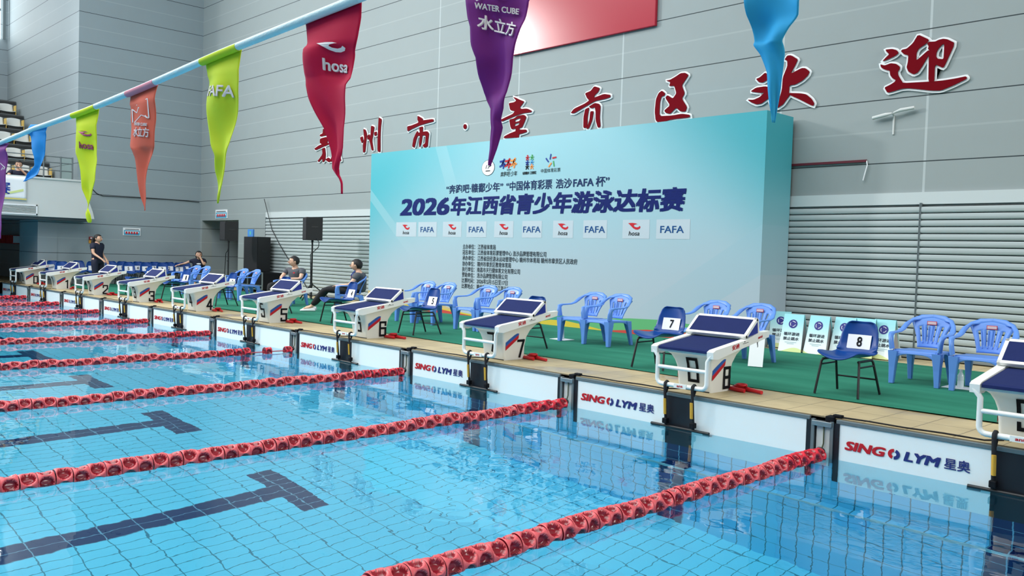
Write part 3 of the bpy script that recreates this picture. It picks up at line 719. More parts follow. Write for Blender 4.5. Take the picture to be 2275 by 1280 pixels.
# ================================================================== starting blocks
def rrect(hw, y0, z0, y1, z1, r=.03, n_=4):
    pts = []
    for cx, cy, a0 in ((hw-r, y1-r, 0), (-hw+r, y1-r, 90), (-hw+r, y0+r, 180), (hw-r, y0+r, 270)):
        for i in range(n_+1):
            a = math.radians(a0+90*i/n_); x, y = cx+r*math.cos(a), cy+r*math.sin(a)
            pts.append(Vector((x, y, z0+(z1-z0)*(y-y0)/(y1-y0))))
    return pts
SLP = lambda y: .368+.152*(y+.05)
def block_proto():
    t = thing('starting_block', '', 'starting block', group='starting blocks along the pool end')
    m = MB()
    m.loft([rrect(.165, .19, 0, .49, 0), rrect(.167, .172, .12, .492, .14), rrect(.172, .16, .2, .512, .235), rrect(.186, .145, .25, .555, .31), rrect(.21, .125, .295, .62, .372), rrect(.25, .08, .33, .72, .43)], 0)
    m.build('pedestal', W_, t)
    for s in (-1, 1):
        x0, x1 = (.245, .305) if s > 0 else (-.305, -.245)
        m = MB(); m.prism([(-.07, .318), (.0, .312), (.30, .372), (.66, .438), (.78, .462), (.79, .515), (.60, .50), (.45, .462), (.42, .452), (-.04, .388), (-.075, .372)], x0, x1)
        m.build('side_rail', W_, t, bevel=.008)
    m = MB(); m.prism([(-.04, SLP(-.04)-.035), (.6, SLP(.6)-.045), (.6, SLP(.6)-.012), (-.04, SLP(-.04)-.002)], -.246, .246); m.build('deck_plate', W_, t)
    m = MB(); m.prism([(-.062, SLP(-.06)-.012), (-.03, SLP(-.03)-.003), (.47, SLP(.47)-.016), (.47, SLP(.47)+.002), (-.03, SLP(-.03)+.014), (-.062, SLP(-.06)+.008)], -.238, .238); m.build('grip_pad', NAVYPAD, t, bevel=.004)
    # slanted back plate
    a, b = Vector((0, .415, .468)), Vector((0, .60, .622)); d = (b-a); L = d.length; d.normalize(); nn = Vector((0, -d.z, d.y))
    m = MB(); fr = .028
    for x0, x1, s0, s1 in ((-.30, -.30+fr, 0, L), (.30-fr, .30, 0, L), (-.30, .30, 0, fr), (-.30, .30, L-fr, L)):
        m.obox(a+d*(s0+s1)/2+Vector(((x0+x1)/2, 0, 0)), (abs(x1-x0)/2, 0, 0), d*(s1-s0)/2, nn*.014)
    kp2 = m.build('back_plate', W_, t, bevel=.004)
    m = MB(); m.obox(a+d*L/2+nn*.004, (.273, 0, 0), d*(L/2-fr+.002), nn*.009); m.build('grip_face', NAVYPAD, kp2)
    for s in (-1, 1):
        m = MB(); x = s*.287; m.prism([(.432, .470), (.615, .502), (.602, .610)], x-.008, x+.008); m.build('side_cheek', mat('royal_cheek', rgb(28, 44, 140), .45), kp2)
        m = MB(); m.tube([(s*.292, .622, .495), (s*.292, .606, .618)], .011, 6); m.build('strut', W_, kp2)
    # backstroke hand rails
    m = MB()
    path = [(-.285, -.05, .375), (-.285, -.055, .345), (-.262, -.055, .318), (-.243, -.055, .29)]
    path += [(-.243, -.055, .11)]+[(-.243+.045*(1-math.cos(a)), -.055, .11-.045*math.sin(a)) for a in (.3, .7, 1.1, 1.4)]
    path += [(-.18, -.055, .064)]
    path += [(-p_[0], p_[1], p_[2]) for p_ in reversed(path)]
    m.tube(path, .0185, 10); m.build('hand_rail', W_, t)
    m = MB(); m.tube([(-.243, -.055, .207), (.243, -.055, .207)], .016, 10); m.build('cross_rail', W_, t)
    m = MB(); m.box(-.06, .06, -.077, -.06, .046, .082); text(m, 'ant', frame((0, -.0775, 0), (1, 0, 0), (0, 0, 1)), -.03, .03, .055, .073, 1, bold=.03)
    m.build('rail_label', [W_, REDP], t, bevel=0)
    for ch in t.children:
        if ch.name.split('.')[0] in ('side_rail', 'deck_plate', 'grip_pad', 'back_plate', 'hand_rail', 'cross_rail', 'rail_label'): ch.location.x = .04
    # printed stripes and small rail lettering on both flanks
    for s in (-1, 1):
        m = MB(); x = s*.1735; P = (lambda y, z, x=x, s=s: Vector((x+s*max(0, z-.2)*.14, y, z)))
        y0, y1, za, zb, h = .195, .375, .145, .265, .042
        q1 = [(y0, za), (y1, zb), (y1, zb+h), (y0, za+h)]; q2 = [(y0, za-h), (y1, zb-h), (y1, zb), (y0, za)]
        if s < 0: q1, q2 = q1[::-1], q2[::-1]
        for i, q in enumerate((q1, q2)): m.add([P(*v) for v in q], [(0, 1, 2, 3)], i)
        m.build('flank_stripes', [STRB, REDP], t)
        m = MB(); xx = s*.3065+.04
        fn = (lambda u, v, xx=xx, s=s: Vector((xx, (u if s > 0 else .83-u), .352+.165*(u if s > 0 else .83-u)+v)))
        text(m, '安迪', fn, .20, .31, -.012, .030, 0, bold=.03); text(m, 'anti', fn, .60, .67, .0, .024, 0, bold=.03)
        flat(m, [(.36, .008), (.45, .004), (.45, .008), (.36, .012)], fn, 1); flat(m, ell(.39, .022, .007, .006, 8), fn, 1)
        m.build('rail_lettering', [REDP, BLK], t)
    m = MB(); m.box(-.15, .15, .185, .49, -.001, .008); m.build('foot_shadow_gap', BLK, t)  # black slab stands in for the shadow gap under the base
    return t
def block_digits(t, k):
    m = MB(); s = str(k)
    T = ((0, .19), (.12, .172), (.2, .16), (.25, .145), (.295, .125), (.33, .08))
    def P(x, z):
        for (a, ya), (b, yb) in zip(T[:-1], T[1:]):
            if z <= b: return Vector((x, ya+(yb-ya)*(z-a)/(b-a)-.004, z))
        return Vector((x, .08, z))
    w = .056
    digit(m, s, P, .005-w, .005+w, .075, .285, .025)
    m.build('front_number', BLK, t)
    m = MB(); P = lambda y, z: Vector((.1745+max(0, z-.2)*.14, y, z))
    digit(m, s, P, .362, .47, .020, .212, .026)
    m.build('flank_number', BLK, t)
p = block_proto(); allb = []
for k in range(10):
    t = repeat(p, False, (X0(k), 0, DZ), 0, 'white starting block numbered %d with a navy grip pad' % k) if k < 9 else repeat(p, True, (X0(k), 0, DZ), 0, 'white starting block at the edge of the photo, beyond block 8')
    allb.append(t)
for k, t in enumerate(allb): block_digits(t, k)

# backstroke strap sets at the waterline
def strap_proto():
    t = thing('backstroke_strap_set', '', 'backstroke device', group='strap sets hanging from the blocks')
    for s in (-1, 1):
        m = MB(); x = s*.135+.03
        m.tube([(x, -.05, .386), (x, -.078, .372), (x, -.08, .345), (x, -.06, .15), (x, -.045, .01)], .0100, 6, sx=1.5); m.tube([(x, -.05, .386), (x, -.03, .37), (x, -.035, .34), (x, -.062, .29)], .009, 6, sx=1.5)
        st_ = m.build('strap', CLOTHK, t)
        m = MB(); m.tube([(x-s*.004, -.0805, .24), (x-s*.004, -.071, .11)], .0105, 4, sx=1.4)
        m.build('yellow_scale', YELLOW, st_)
        m = MB(); m.box(x-.022, x+.022, -.075, -.03, .03, .075); m.build('buckle', BLK, st_, bevel=.006)
        m = MB(); m.box(s*.255-.01, s*.255+.07, -.03, -.02, -.075, -.01); m.build('foot_plate', mat('grey_foot_plate', rgb(120, 128, 136), .5), t)
    m = MB(); m.tube([(-.255, -.045, .008), (.315, -.045, .008)], .013, 8); m.build('water_bar', BLACK, t)
    return t
p = strap_proto()
for k in range(10): repeat(p, k == 0, (X0(k), 0, 0), 0, 'black strap set with yellow scales hanging from the hand rail of block %d' % k)

# red plastic pieces behind the blocks
REDT = mat('red_plastic', rgb(206, 34, 44), .4)
for k in range(10):
    x = X0(k); m = MB(); rr = random.Random(k)
    t = thing('red_tube_pair', 'red plastic tubes lying on the deck behind starting block %d' % k, 'red tube', (x+.27, .55, DZ), rr.uniform(-.25, .25), 'red tubes behind the blocks')
    m.tube([(-.10, .0, .022), (.0, .01, .022), (.12, -.01, .018), (.19, -.02, .018)], [.022, .022, .016, .016], 8); m.build('tube', REDT, t)
    m = MB(); m.tube([(-.10, -.08, .02), (.0, -.09, .02), (.06, -.08, .018)], .018, 8); m.build('tube', REDT, t)
    m = MB()
    for j in range(3): m.tube([(-.06+.04*math.cos(a)+.02*j, -.02+.04*math.sin(a), .03+.012*j) for a in [2*PI*i/10 for i in range(11)]], .011, 5)
    m.build('coil', REDT, t)

# ================================================================== lane ropes
def float_mesh(name, rim, cup):
    n_, k_ = 56, 18; R, Lh = .060, .0445; m = MB()
    def fn(u, v):
        th = 2*PI*u; t_ = (v-.5)*2
        a = (th/(PI/2)) % 1.0-.5
        e = (a/.455)**2+(t_/.90)**2
        f = max(0.0, 1-e)
        dep = min(1, f*1.9)**.8
        r = R*(1-.10*abs(t_)**6)*(1-.55*dep)
        return Vector((r*math.cos(th), t_*Lh, r*math.sin(th)))
    m.surf(fn, n_, k_)
    for i in range(len(m.F)):
        c = sum((m.V[j] for j in m.F[i]), Vector())/4
        if math.hypot(c.x, c.z) < R*.84 and abs(c.y) < Lh*.88: m.M[i] = 1
    ring = [[Vector((r*math.cos(2*PI*i/24), y, r*math.sin(2*PI*i/24))) for i in range(24)] for y, r in ((-Lh, .05), (-Lh*.55, .018), (Lh*.55, .018), (Lh, .05))]
    for e_, sg in ((-1, 1), (1, -1)):
        A = [Vector((R*.90*math.cos(2*PI*i/32), e_*Lh, R*.90*math.sin(2*PI*i/32))) for i in range(32)]
        B = [Vector((.012*math.cos(2*PI*i/32), e_*Lh*.7, .012*math.sin(2*PI*i/32))) for i in range(32)]
        m.loft([A, B] if e_ < 0 else [B, A], 1, caps=False)
    return m.mesh(name, [rim, cup])
FA = float_mesh('lane_float', FLOATR, FLOATC); FB = float_mesh('lane_float_end', FLOATE, FLOATC)
ROPE = mat('rope_cable', rgb(190, 60, 70), .5)
for k in range(9):
    X = -.04-2.5*(8-k)
    t = thing('lane_rope', 'red lane rope of floats ending at the pool end between blocks %d and %d' % (k, k+1), 'lane rope', (X, 0, .022), 0, 'red lane ropes across the pool')
    rr = random.Random(k*5+1)
    # how far along the rope the photo shows it
    if k == 8: far = -3.95
    else: far = CAM.y+(CAM.x-X)*.2327-.35
    y = -.125; i = 0
    if k == 5: far = min(far, -2.9)
    while y > far and i < 99:
        o = link('float', FB if i < 6 else FA, t)
        o.location = (rr.uniform(-.003, .003), y, rr.uniform(-.003, .004)+.006*math.sin(i*.5)); o.rotation_euler = (rr.uniform(-.04, .04), (PI/4)*(i % 2)+rr.uniform(-.15, .15), rr.uniform(-.05, .05))
        gap = .0925
        if k == 5 and i < 3: gap = (.30, .30, .12)[i]
        elif i < 6 and 1 < k < 7: gap = .112
        y -= gap; i += 1
    y_end = y
    m = MB(); m.tube([(0, -.03, .02), (0, -.12, 0), (0, -3, 0), (0, -7.5, 0)], .007, 6); m.build('cable', ROPE, t)
    # the run beyond the frame
    m = MB(); src = FA; vs = [v.co.copy() for v in src.vertices]; fs = [tuple(q.vertices) for q in src.polygons]; ms = [q.material_index for q in src.polygons]
    yy = y_end; j = 0
    while yy > min(y_end-1.2, -5.2) and j < 24:
        b = len(m.V); rot = Matrix.Rotation((PI/4)*(j % 2), 3, 'Y')
        for v in vs: m.V.append(rot @ v+Vector((0, yy, 0)))
        for f_, q in zip(fs, ms): m.F.append([b+q2 for q2 in f_]); m.M.append(q); m.S.append(True)
        yy -= .0925; j += 1
    if m.V: tag(m.build('float_run', [FLOATR, FLOATC], t), kind='stuff')
# ================================================================== navy numbered chairs
def navy_proto(name='numbered_chair'):
    t = thing(name, '', 'chair')
    prof = [(-.235, .312), (-.225, .328), (-.19, .337), (-.10, .333), (0, .322), (.09, .318), (.155, .328), (.195, .352), (.22, .40), (.24, .46), (.258, .53), (.272, .585), (.28, .612), (.276, .622)]
    wid = [.17, .185, .196, .202, .204, .202, .198, .194, .19, .184, .172, .152, .125, .09]
    def fn(u, v):
        q = v*(len(prof)-1); i = min(int(q), len(prof)-2); f = q-i
        y = prof[i][0]*(1-f)+prof[i+1][0]*f; z = prof[i][1]*(1-f)+prof[i+1][1]*f; w = wid[i]*(1-f)+wid[i+1]*f
        a = (u-.5)*2; k = .04*max(0, 1-v*1.2)+.012
        return Vector((a*w, y-(.035*a*a if v > .5 else 0), z+k*a*a*(1 if v < .6 else .2)))
    m = MB(); m.surf(fn, 16, 26); m.build('seat_shell', NAVY, t, solid=.008)
    for s in (-1, 1):
        for y0, y1 in ((-.205, -.15), (.235, .13)):
            m = MB(); m.tube([(s*.205, y0, .0), (s*.178, y1, .285), (s*.165, y1*.9, .307)], .0115, 8); m.build('leg', BLACK, t)
        m = MB(); m.tube([(s*.168, -.15, .302), (s*.168, .12, .302)], .011, 6); m.tube([(s*.181, -.155, .255), (s*.181, .14, .255)], .008, 6); m.build('side_bar', BLACK, t)
    m = MB(); m.tube([(-.19, .19, .13), (.19, .19, .13)], .008, 6); m.build('stretcher', BLACK, t)
    return t
def chair_card(t, s, dx=0.0):
    if s is None: return
    m = MB(); o = Vector((dx, .2455-.006, .455)); u = Vector((1, 0, 0)); v = Vector((0, .26, 1)).normalized(); nn = u.cross(v)
    P = lambda a, b, k=0: Vector((0, -.006, -.010))+o-Vector((0, .034*(a*a/.035), 0))-Vector((0, .014, 0))+u*a+v*b+nn*k
    m.surf(lambda i, j: P((i-.5)*.225, (j-.5)*.128), 6, 2, 0)
    if s: text(m, s, lambda a, b: P(a, b, .003), -.025*len(s), .025*len(s), -.045, .045, 1, bold=.02)
    m.build('number_card', [PAPER, BLK], t)
navy = navy_proto(); navy.scale = (.9, 1, .97); used = False
FX = [-16.2, -14.22, -12.2, -10.25, -8.27, -6.3, -4.32, -2.36, -.41]
NG = 'navy numbered chairs'
NW = ['zero', 'one', 'two', 'three', 'four', 'five', 'six', 'seven', 'eight']
chairs = []
for i, x in enumerate(FX):
    rz = [0, .12, .05, .1, -.1, -.08, .06, .06, .02][i]
    lab = 'navy plastic chair with sheet %d on the carpet behind the starting blocks' % i
    if i in (2, 3, 6): lab = 'navy plastic chair on the carpet mostly hidden by starting block %d' % {2: 4, 3: 5, 6: 7}[i]
    chairs.append((repeat(navy, not used, (x, 1.12, DZ+.013), rz, lab, NG), str(i))); used = True
# two rows along the grey side wall
rowA = [(115, '', 'with a blank looking sheet, farthest along the side wall from the room corner'), (172, None, 'without a sheet, beside the one numbered 9'), (245, None, 'without a sheet, right behind the standing woman'), (270, '5', 'numbered 5, in the row against the side wall'), (305, '4', 'numbered 4, in the row against the side wall'), (342, '3', 'numbered 3, in the row against the side wall'), (375, '2', 'numbered 2, in the row against the side wall'), (410, '1', 'in the row against the side wall, next to the child')]
rowB = [(135, '9', 'numbered 9 at the far end of the row'), (204, '7', 'numbered 7 in front of the standing woman'), (284, '5', 'numbered 5, in the front row by the side wall'), (323, '4', 'numbered 4, in the front row by the side wall'), (359, '3', 'numbered 3, in the front row by the side wall'), (397, '2', 'numbered 2, in the front row by the side wall')]
for row, xx in ((rowA, -20.95), (rowB, -20.35)):
    for px, s, lab in row:
        y = atX(px, 593, xx).y
        chairs.append((repeat(navy, False, (xx+.15, y, DZ+(.013 if xx+.15 > -21.2 and y > .785 else 0)), 1.4, 'navy chair '+lab, NG), s)); chairs[-1][0].scale = (.86, .92, .97)
p_ = atX(441, 593, -20.2)
chairs.append((repeat(navy, False, (-20.2, p_.y, DZ+.013), 1.2, 'navy chair under the child in the room corner', NG), '1'))
for t, s in chairs: chair_card(t, s)

# ================================================================== light blue armchairs
def arm_proto():
    t = thing('plastic_armchair', '', 'armchair')
    def seat(u, v):
        a = (u-.5)*2; y = -.225+.43*v
        return Vector((a*(.225-.02*v), y, .325-.018*v-.012*(1-a*a)*math.sin(PI*min(1, v*1.1))-(.02 if v < .02 else 0)))
    m = MB(); m.surf(seat, 12, 12)
    m.surf(lambda u, v: Vector(((u-.5)*2*.225, -.226-.004*v, .305-v*(.015+.085*max(0, (abs(u-.5)*2))**4))), 20, 3)
    for s in (-1, 1): m.surf(lambda u, v, s=s: Vector((s*(.226-.02*u), -.225+.43*u, .325-.018*u-v*(.02+.07*abs(u*2-1)**4))), 16, 3)
    m.build('seat', SKYB, t, solid=.012)
    # back: arched panel with fanned ribs
    def back(u, v):
        a = (u-.5)*2; w = .120+.098*v**1.3
        y = .185+.085*v; top = .335+.29*v
        return Vector((a*w, y-.03*a*a*(1-.4*v), top-.055*a*a*v*v))
    def skip(i, j):
        return i in (2, 5, 8, 11) and 3 < j < 15
    m = MB(); m.surf(back, 14, 20, skip=skip)
    m.build('backrest', SKYB, t, solid=.012)
    m = MB()
    for q in (-.62, -.2, .2, .62): m.tube([back(.5+q/2*.9, v)+Vector((0, -.01, 0)) for v in (.15, .35, .55, .72)], .006, 6)
    m.build('back_rib', SKYB, t)
    for s in (-1, 1):
        pts = [(s*.245, -.215, .33), (s*.255, -.22, .40), (s*.262, -.215, .462), (s*.268, -.17, .482), (s*.27, -.08, .484), (s*.268, .02, .487), (s*.262, .10, .507), (s*.245, .17, .555), (s*.20, .235, .603), (s*.12, .268, .624), (0, .277, .629)]
        m = MB()
        wd = [.044, .042, .036, .012, .010, .010, .012, .018, .026, .03, .032]; dp = [.030, .028, .032, .034, .034, .034, .034, .026, .014, .012, .012]
        rings = []
        for i, p_ in enumerate(pts):
            p_ = Vector(p_); tn = (Vector(pts[min(i+1, 10)])-Vector(pts[max(i-1, 0)])).normalized()
            sd = Vector((s, 0, 0)) if i < 7 else Vector((s*(10-i)/4, -.5+.0, 0)); sd = (sd-tn*sd.dot(tn)).normalized(); w = tn.cross(sd)
            ex, ey = (dp[i], wd[i]) if i < 3 else (dp[i], wd[i])
            rings.append([p_+sd*math.cos(b)*ex*(.8 if i < 3 else 1)+w*math.sin(b)*ey for b in [2*PI*k/10 for k in range(10)]])
        m.loft(rings); m.build('armrest', SKYB, t)
        m = MB(); f1, f2 = Vector((s*.235, -.215, 0)), Vector((s*.225, -.205, .315))
        def legp(b_, tp, sx, sy, ww):
            return [[q+Vector((dx*ww*k, dy*ww*k, 0)) for dx, dy in ((-1, -1), (1, -1), (1, 1), (-1, 1))] for q, k in ((b_, .75), (b_.lerp(tp, .5), 1.0), (tp, 1.5))]
        m.loft(legp(f1, f2, 0, 0, .033), smooth=False); m.build('leg', SKYB, t, bevel=.006)
        m = MB(); m.loft(legp(Vector((s*.215, .255, 0)), Vector((s*.195, .185, .31)), 0, 0, .028), smooth=False); m.build('leg', SKYB, t, bevel=.006)
    m = MB(); c = Vector((0, .252, .575))
    P = lambda x, z, k=0: Vector((x, .248+.06*(z-.555)-.012-k-.02*(x/.2)**2, z))
    def oval(rx, rz): return [(rx*max(-1, min(1, 1.5*math.cos(a))), .575+rz*max(-1, min(1, 1.5*math.sin(a)))) for a in [2*PI*i/24 for i in range(24)]]
    flat(m, oval(.052, .018), lambda x, z: P(x, z, .002), 0); flat(m, oval(.046, .013), lambda x, z: P(x, z, .004), 1)
    m.build('red_label', [REDP, mat('label_grey', rgb(214, 190, 190), .5)], t)
    return t
arm = arm_proto(); arm.scale = (.85, 1, .97); AG = 'light blue plastic armchairs on the carpet'
AL = [(-.29, 2.43, .06, 'light blue plastic armchair beside the navy chair with sheet 8'),
      (.24, 2.43, .08, 'light blue plastic armchair behind the starting block at the photo edge'),
      (-2.70, 2.42, -.02, 'light blue armchair behind block 8, next to the navy chair with sheet 7'),
      (-2.12, 2.40, .0, 'light blue armchair behind block 8 with the white placard leaning on it'),
      (-4.53, 2.42, .05, 'light blue armchair before the backdrop with a bottle and paper beside its leg'),
      (-4.10, 2.40, .0, 'light blue armchair before the backdrop, nearest to the navy chair with sheet 7'),
      (-6.46, 2.28, .05, 'light blue armchair behind block 7, the one nearer to the navy chair with sheet 5'),
      (-5.96, 2.28, .0, 'light blue armchair partly hidden by the slanted plate of block 7'),
      (-7.94, 2.32, .0, 'light blue armchair behind block 6 at the backdrop, half hidden by its rail'),
      (-7.48, 2.36, .0, 'light blue armchair right behind the navy chair with sheet 5'),
      (-10.02, 2.46, -.55, 'light blue armchair under the seated man looking sideways'),
      (-12.05, 2.46, .25, 'light blue armchair under the seated man with crossed arms'),
      (-14.15, 2.30, .0, 'light blue armchair near block 4, closer to the big floor speaker, paired'),
      (-13.62, 2.30, -.05, 'light blue armchair near block 4, closer to the man with crossed arms'),
      (-16.35, 2.25, .1, 'light blue armchair left of the pair near block 4, beside the child'),
      (-15.85, 2.25, .05, 'light blue armchair between the numbered chairs and the loudspeaker stand')]
for i, (x, y, rz, lab) in enumerate(AL): repeat(arm, i == 0, (x, y, DZ+.013), rz, lab, AG)

# ================================================================== bottles, papers, placard
WATERB = mat('clear_plastic', rgb(225, 238, 240), .15, spec=.7)
for (x, y), where in (((.05, 2.44), 'between the two armchairs by block 9'), ((-4.83, 2.36), 'beside the armchair before the backdrop')):
    o = MB(); o.box(x-.13, x+.13, y-.10, y+.10, DZ+.012, DZ+.016); tag(o.build('paper_sheet', PAPER), 'white paper lying on the green carpet '+where, 'paper')
    t = thing('water_bottle', 'small clear water bottle standing on white paper '+where, 'bottle', (x, y, DZ+.0165))
    m = MB(); m.loft([[Vector((r*math.cos(a), r*math.sin(a), z)) for a in [2*PI*i/16 for i in range(16)]] for r, z in ((.024, 0), (.028, .006), (.028, .06), (.026, .065), (.028, .07), (.027, .11), (.012, .14), (.012, .15))]); m.build('body', WATERB, t)
    m = MB(); m.loft([[Vector((.014*math.cos(a), .014*math.sin(a), z)) for a in [2*PI*i/12 for i in range(12)]] for z in (.148, .165)]); m.build('cap', PAPER, t)
t = thing('placard', 'white placard with black clip leaning on an armchair leg behind block 8', 'placard', (-1.84, 2.10, DZ+.012), .35)
m = MB(); m.obox((0, .03, .15), (.075, 0, 0), (0, .045, .148), (0, -.006, .002)); m.build('board', PAPER, t)
m = MB(); m.tube([(-.02, .066, .28), (.0, .056, .25), (.008, .046, .21), (.0, .040, .18)], .006, 6); m.tube([(.025, .068, .285), (0, .056, .25)], .006, 6); m.build('strap', CLOTHK, t)

# ================================================================== folding A-shaped signs
n = NT('sign_print')
zz = n.ma('SUBTRACT', n.Z, DZ)
wv_ = n.ma('ADD', zz, n.ma('MULTIPLY', n.ma('SINE', n.ma('MULTIPLY', n.X, 14)), .03))
c = n.mix(gr(n.Z, DZ+.05, DZ+.45), rgb(240, 250, 252), rgb(156, 226, 236)); c = n.mix(n.ma('MULTIPLY', n.ma('LESS_THAN', wv_, .035), .7), c, rgb(210, 224, 90))
SIGNP = n.fin(c, .4)
def sign_proto():
    t = thing('folding_sign', '', 'sign')
    h, d0 = .46, .14
    for s, nm in ((-1, 'front_panel'), (1, 'rear_panel')):
        m = MB(); m.add([(-.145, s*d0, 0), (.145, s*d0, 0), (.125, s*.012, h), (-.125, s*.012, h), (-.145, s*(d0-.01), 0), (.145, s*(d0-.01), 0), (.125, s*.002, h), (-.125, s*.002, h)],
              [(0, 1, 2, 3), (7, 6, 5, 4), (0, 4, 5, 1), (1, 5, 6, 2), (2, 6, 7, 3), (3, 7, 4, 0)] if s < 0 else [(3, 2, 1, 0), (4, 5, 6, 7), (1, 5, 4, 0), (2, 6, 5, 1), (3, 7, 6, 2), (0, 4, 7, 3)])
        m.build(nm, SIGNP, t)
    m = MB()
    for s in (-1, 1): m.add([(s*.13, -d0+.012, .03), (s*.13, d0-.012, .03), (s*.112, 0, h-.01)], [(0, 1, 2), (2, 1, 0)])
    m.build('side_gusset', mat('gusset_white', rgb(222, 218, 220), .6), t)
    sl = Vector((0, d0-.012, h)).normalized(); P = lambda x, z: Vector((x, -d0, 0))+Vector((1, 0, 0))*x*0+sl*z+Vector((0, -.003, .0))
    P = lambda x, z: Vector((x, -d0-.003, 0))+sl*z
    m = MB(); flat(m, ell(0, .355, .055, .055), P, 0)
    for a0 in (.5, 2.6, 4.7):
        arc_ = [(.036*math.cos(a0+i*.17), .355+.036*math.sin(a0+i*.17)) for i in range(9)]+[(.029*math.cos(a0+i*.17), .355+.029*math.sin(a0+i*.17)) for i in range(8, -1, -1)]
        flat(m, arc_, lambda x, z: P(x, z)+Vector((0, -.002, 0)), 2)
    text(m, '循环游进', P, -.10, .10, .205, .248, 1, bold=.02); text(m, '禁止跳水', P, -.10, .10, .145, .188, 1, bold=.02)
    for z, w in ((.118, .075), (.10, .045)): flat(m, [(-w, z), (w, z), (w, z+.005), (-w, z+.005)], P, 3)
    m.build('lettering', [mat('violet_disc', rgb(24, 24, 130), .5), mat('sign_text', rgb(24, 40, 60), .5), PAPER, mat('faint_text', rgb(150, 180, 188), .5)], t)
    return t
sg = sign_proto()
SL = [(-2.43, 4.02, .10, 'pale teal folding sign standing foremost, its whole disc in view'), (-2.11, 4.06, -.02, 'pale teal folding sign just right of the foremost one'),
      (-2.82, 4.40, .42, 'pale teal folding sign turned aside at the backdrop end'), (-1.82, 4.13, .0, 'pale teal folding sign third along from the foremost'),
      (-1.62, 4.22, .0, 'pale teal folding sign last but one, nearly hidden by its neighbour'), (-1.42, 4.30, .0, 'pale teal folding sign behind the navy chair with sheet 8')]
for i, (x, y, rz, lab) in enumerate(SL): repeat(sg, i == 0, (x, y, DZ+.012), rz, lab, 'folding signs beside the backdrop')

# ================================================================== loudspeakers
SPK = mat('speaker_black', rgb(16, 17, 22), .55, bump=.1, bs=300)
def stand(x, y, h, lab):
    t = thing('speaker_stand', lab, 'speaker stand', (x, y, DZ))
    m = MB(); m.tube([(0, 0, .02), (0, 0, h)], .018, 8); m.build('pole', BLACK, t)
    m = MB(); m.tube([(0, 0, .30), (0, 0, .37)], .03, 10); m.build('collar', BLACK, t)
    m = MB(); m.tube([(0, 0, h*.62), (-.06, 0, h*.62)], .014, 6); m.build('knob', BLACK, t)
    for a in (-1.0, 1.1, 3.2):
        m = MB(); c_, s_ = math.cos(a), math.sin(a); m.tube([(.02*c_, .02*s_, .34), (.42*c_, .42*s_, .014)], .014, 6); m.tube([(0, 0, .08), (.24*c_, .24*s_, .155)], .009, 6); m.build('leg', BLACK, t)
def speaker(x, y, z, w, h, d, rz, lab):
    t = thing('loudspeaker', lab, 'loudspeaker', (x, y, z), rz)
    m = MB(); m.prism([(d/2, 0), (d/2, h), (-d/2, h), (-d/2, 0)], -w/2, w/2); m.build('cabinet', SPK, t, bevel=.02)
    m = MB(); m.box(-w/2+.02, w/2-.02, -d/2-.008, -d/2-.001, .02, h-.02); m.build('grille', mat('speaker_grille', rgb(26, 27, 34), .7, bump=.4, bs=500), t, bevel=.004)
    m = MB(); m.box(w/2-.001, w/2+.006, -.07, .07, h*.55, h*.62); m.build('handle', BLACK, t)
    m = MB(); m.tube([(0, 0, -.04), (0, 0, .002)], .025, 8); m.build('socket', BLACK, t); return t
stand(-13.52, 3.78, 1.26, 'black tripod stand carrying the loudspeaker before the slatted shutter')
speaker(-13.52, 3.78, DZ+1.29, .44, .49, .34, -.35, 'black loudspeaker on the tripod before the slatted shutter')
stand(-17.15, 3.62, 1.21, 'black tripod stand carrying the loudspeaker before the door recess')
speaker(-17.15, 3.62, DZ+1.24, .46, .47, .30, -.15, 'black loudspeaker on the tripod before the door recess')
m = MB(); b_ = Vector((-13.33, 3.74, DZ+1.31)); m.tube([b_+Vector(v) for v in ((.05, 0, .02), (.14, 0, -.06), (.13, 0, -.16), (-.02, 0, -.24), (-.19, 0, -.32), (-.20, .02, -.8), (-.18, 0, -1.25), (.2, -.1, -1.29), (.5, .1, -1.29))], .009, 6)
tag(m.build('speaker_cable', CLOTHK), 'black cable looping from the loudspeaker before the shutter down its stand', 'cable')
m = MB(); b_ = Vector((-16.92, 3.50, DZ+1.28)); m.tube([b_+Vector(v) for v in ((-.02, 0, 0), (.03, 0, -.15), (-.02, 0, -.28), (-.22, .05, -.34), (-.32, .08, -.7), (-.3, .05, -1.26))], .009, 6)
tag(m.build('speaker_cable', CLOTHK), 'black cable hanging from the loudspeaker before the door recess', 'cable')
t = thing('flight_case', 'black flight case with silver edges under the big floor speaker', 'flight case', (-17.0, 4.36, DZ))
m = MB(); m.box(-.72, .72, -.28, .28, .09, .49); m.build('body', BLK, t)
m = MB()
for x in (-.72, -.02, .72):
    m.box(x-.02, x+.02, -.295, -.279, .09, .49)
for z in (.09, .175, .49): m.box(-.735, .735, -.297, -.279, z-.015, z+.015)
m.build('edge_trim', STEEL, t)
for x in (-.55, .55):
    for y in (-.18, .18):
        m = MB(); m.tube([(x-.025, y, .045), (x+.025, y, .045)], .044, 12); m.box(x-.04, x+.04, y-.03, y+.03, .07, .092); m.build('caster', BLACK, t)
speaker(-17.2, 4.40, DZ+.505, .74, .86, .34, 0, 'big black floor speaker standing on the flight case')
t = thing('blue_folder', 'blue folder standing on top of the big floor speaker', 'folder', (-17.5, 4.38, DZ+1.367), .1)
m = MB(); m.box(-.12, .12, -.02, .02, 0, .19); m.build('cover', mat('folder_blue', rgb(74, 140, 214), .5), t); m = MB(); m.box(-.03, .03, -.0215, -.02, .05, .14); m.build('sticker', mat('folder_green', rgb(96, 190, 170), .5), t)

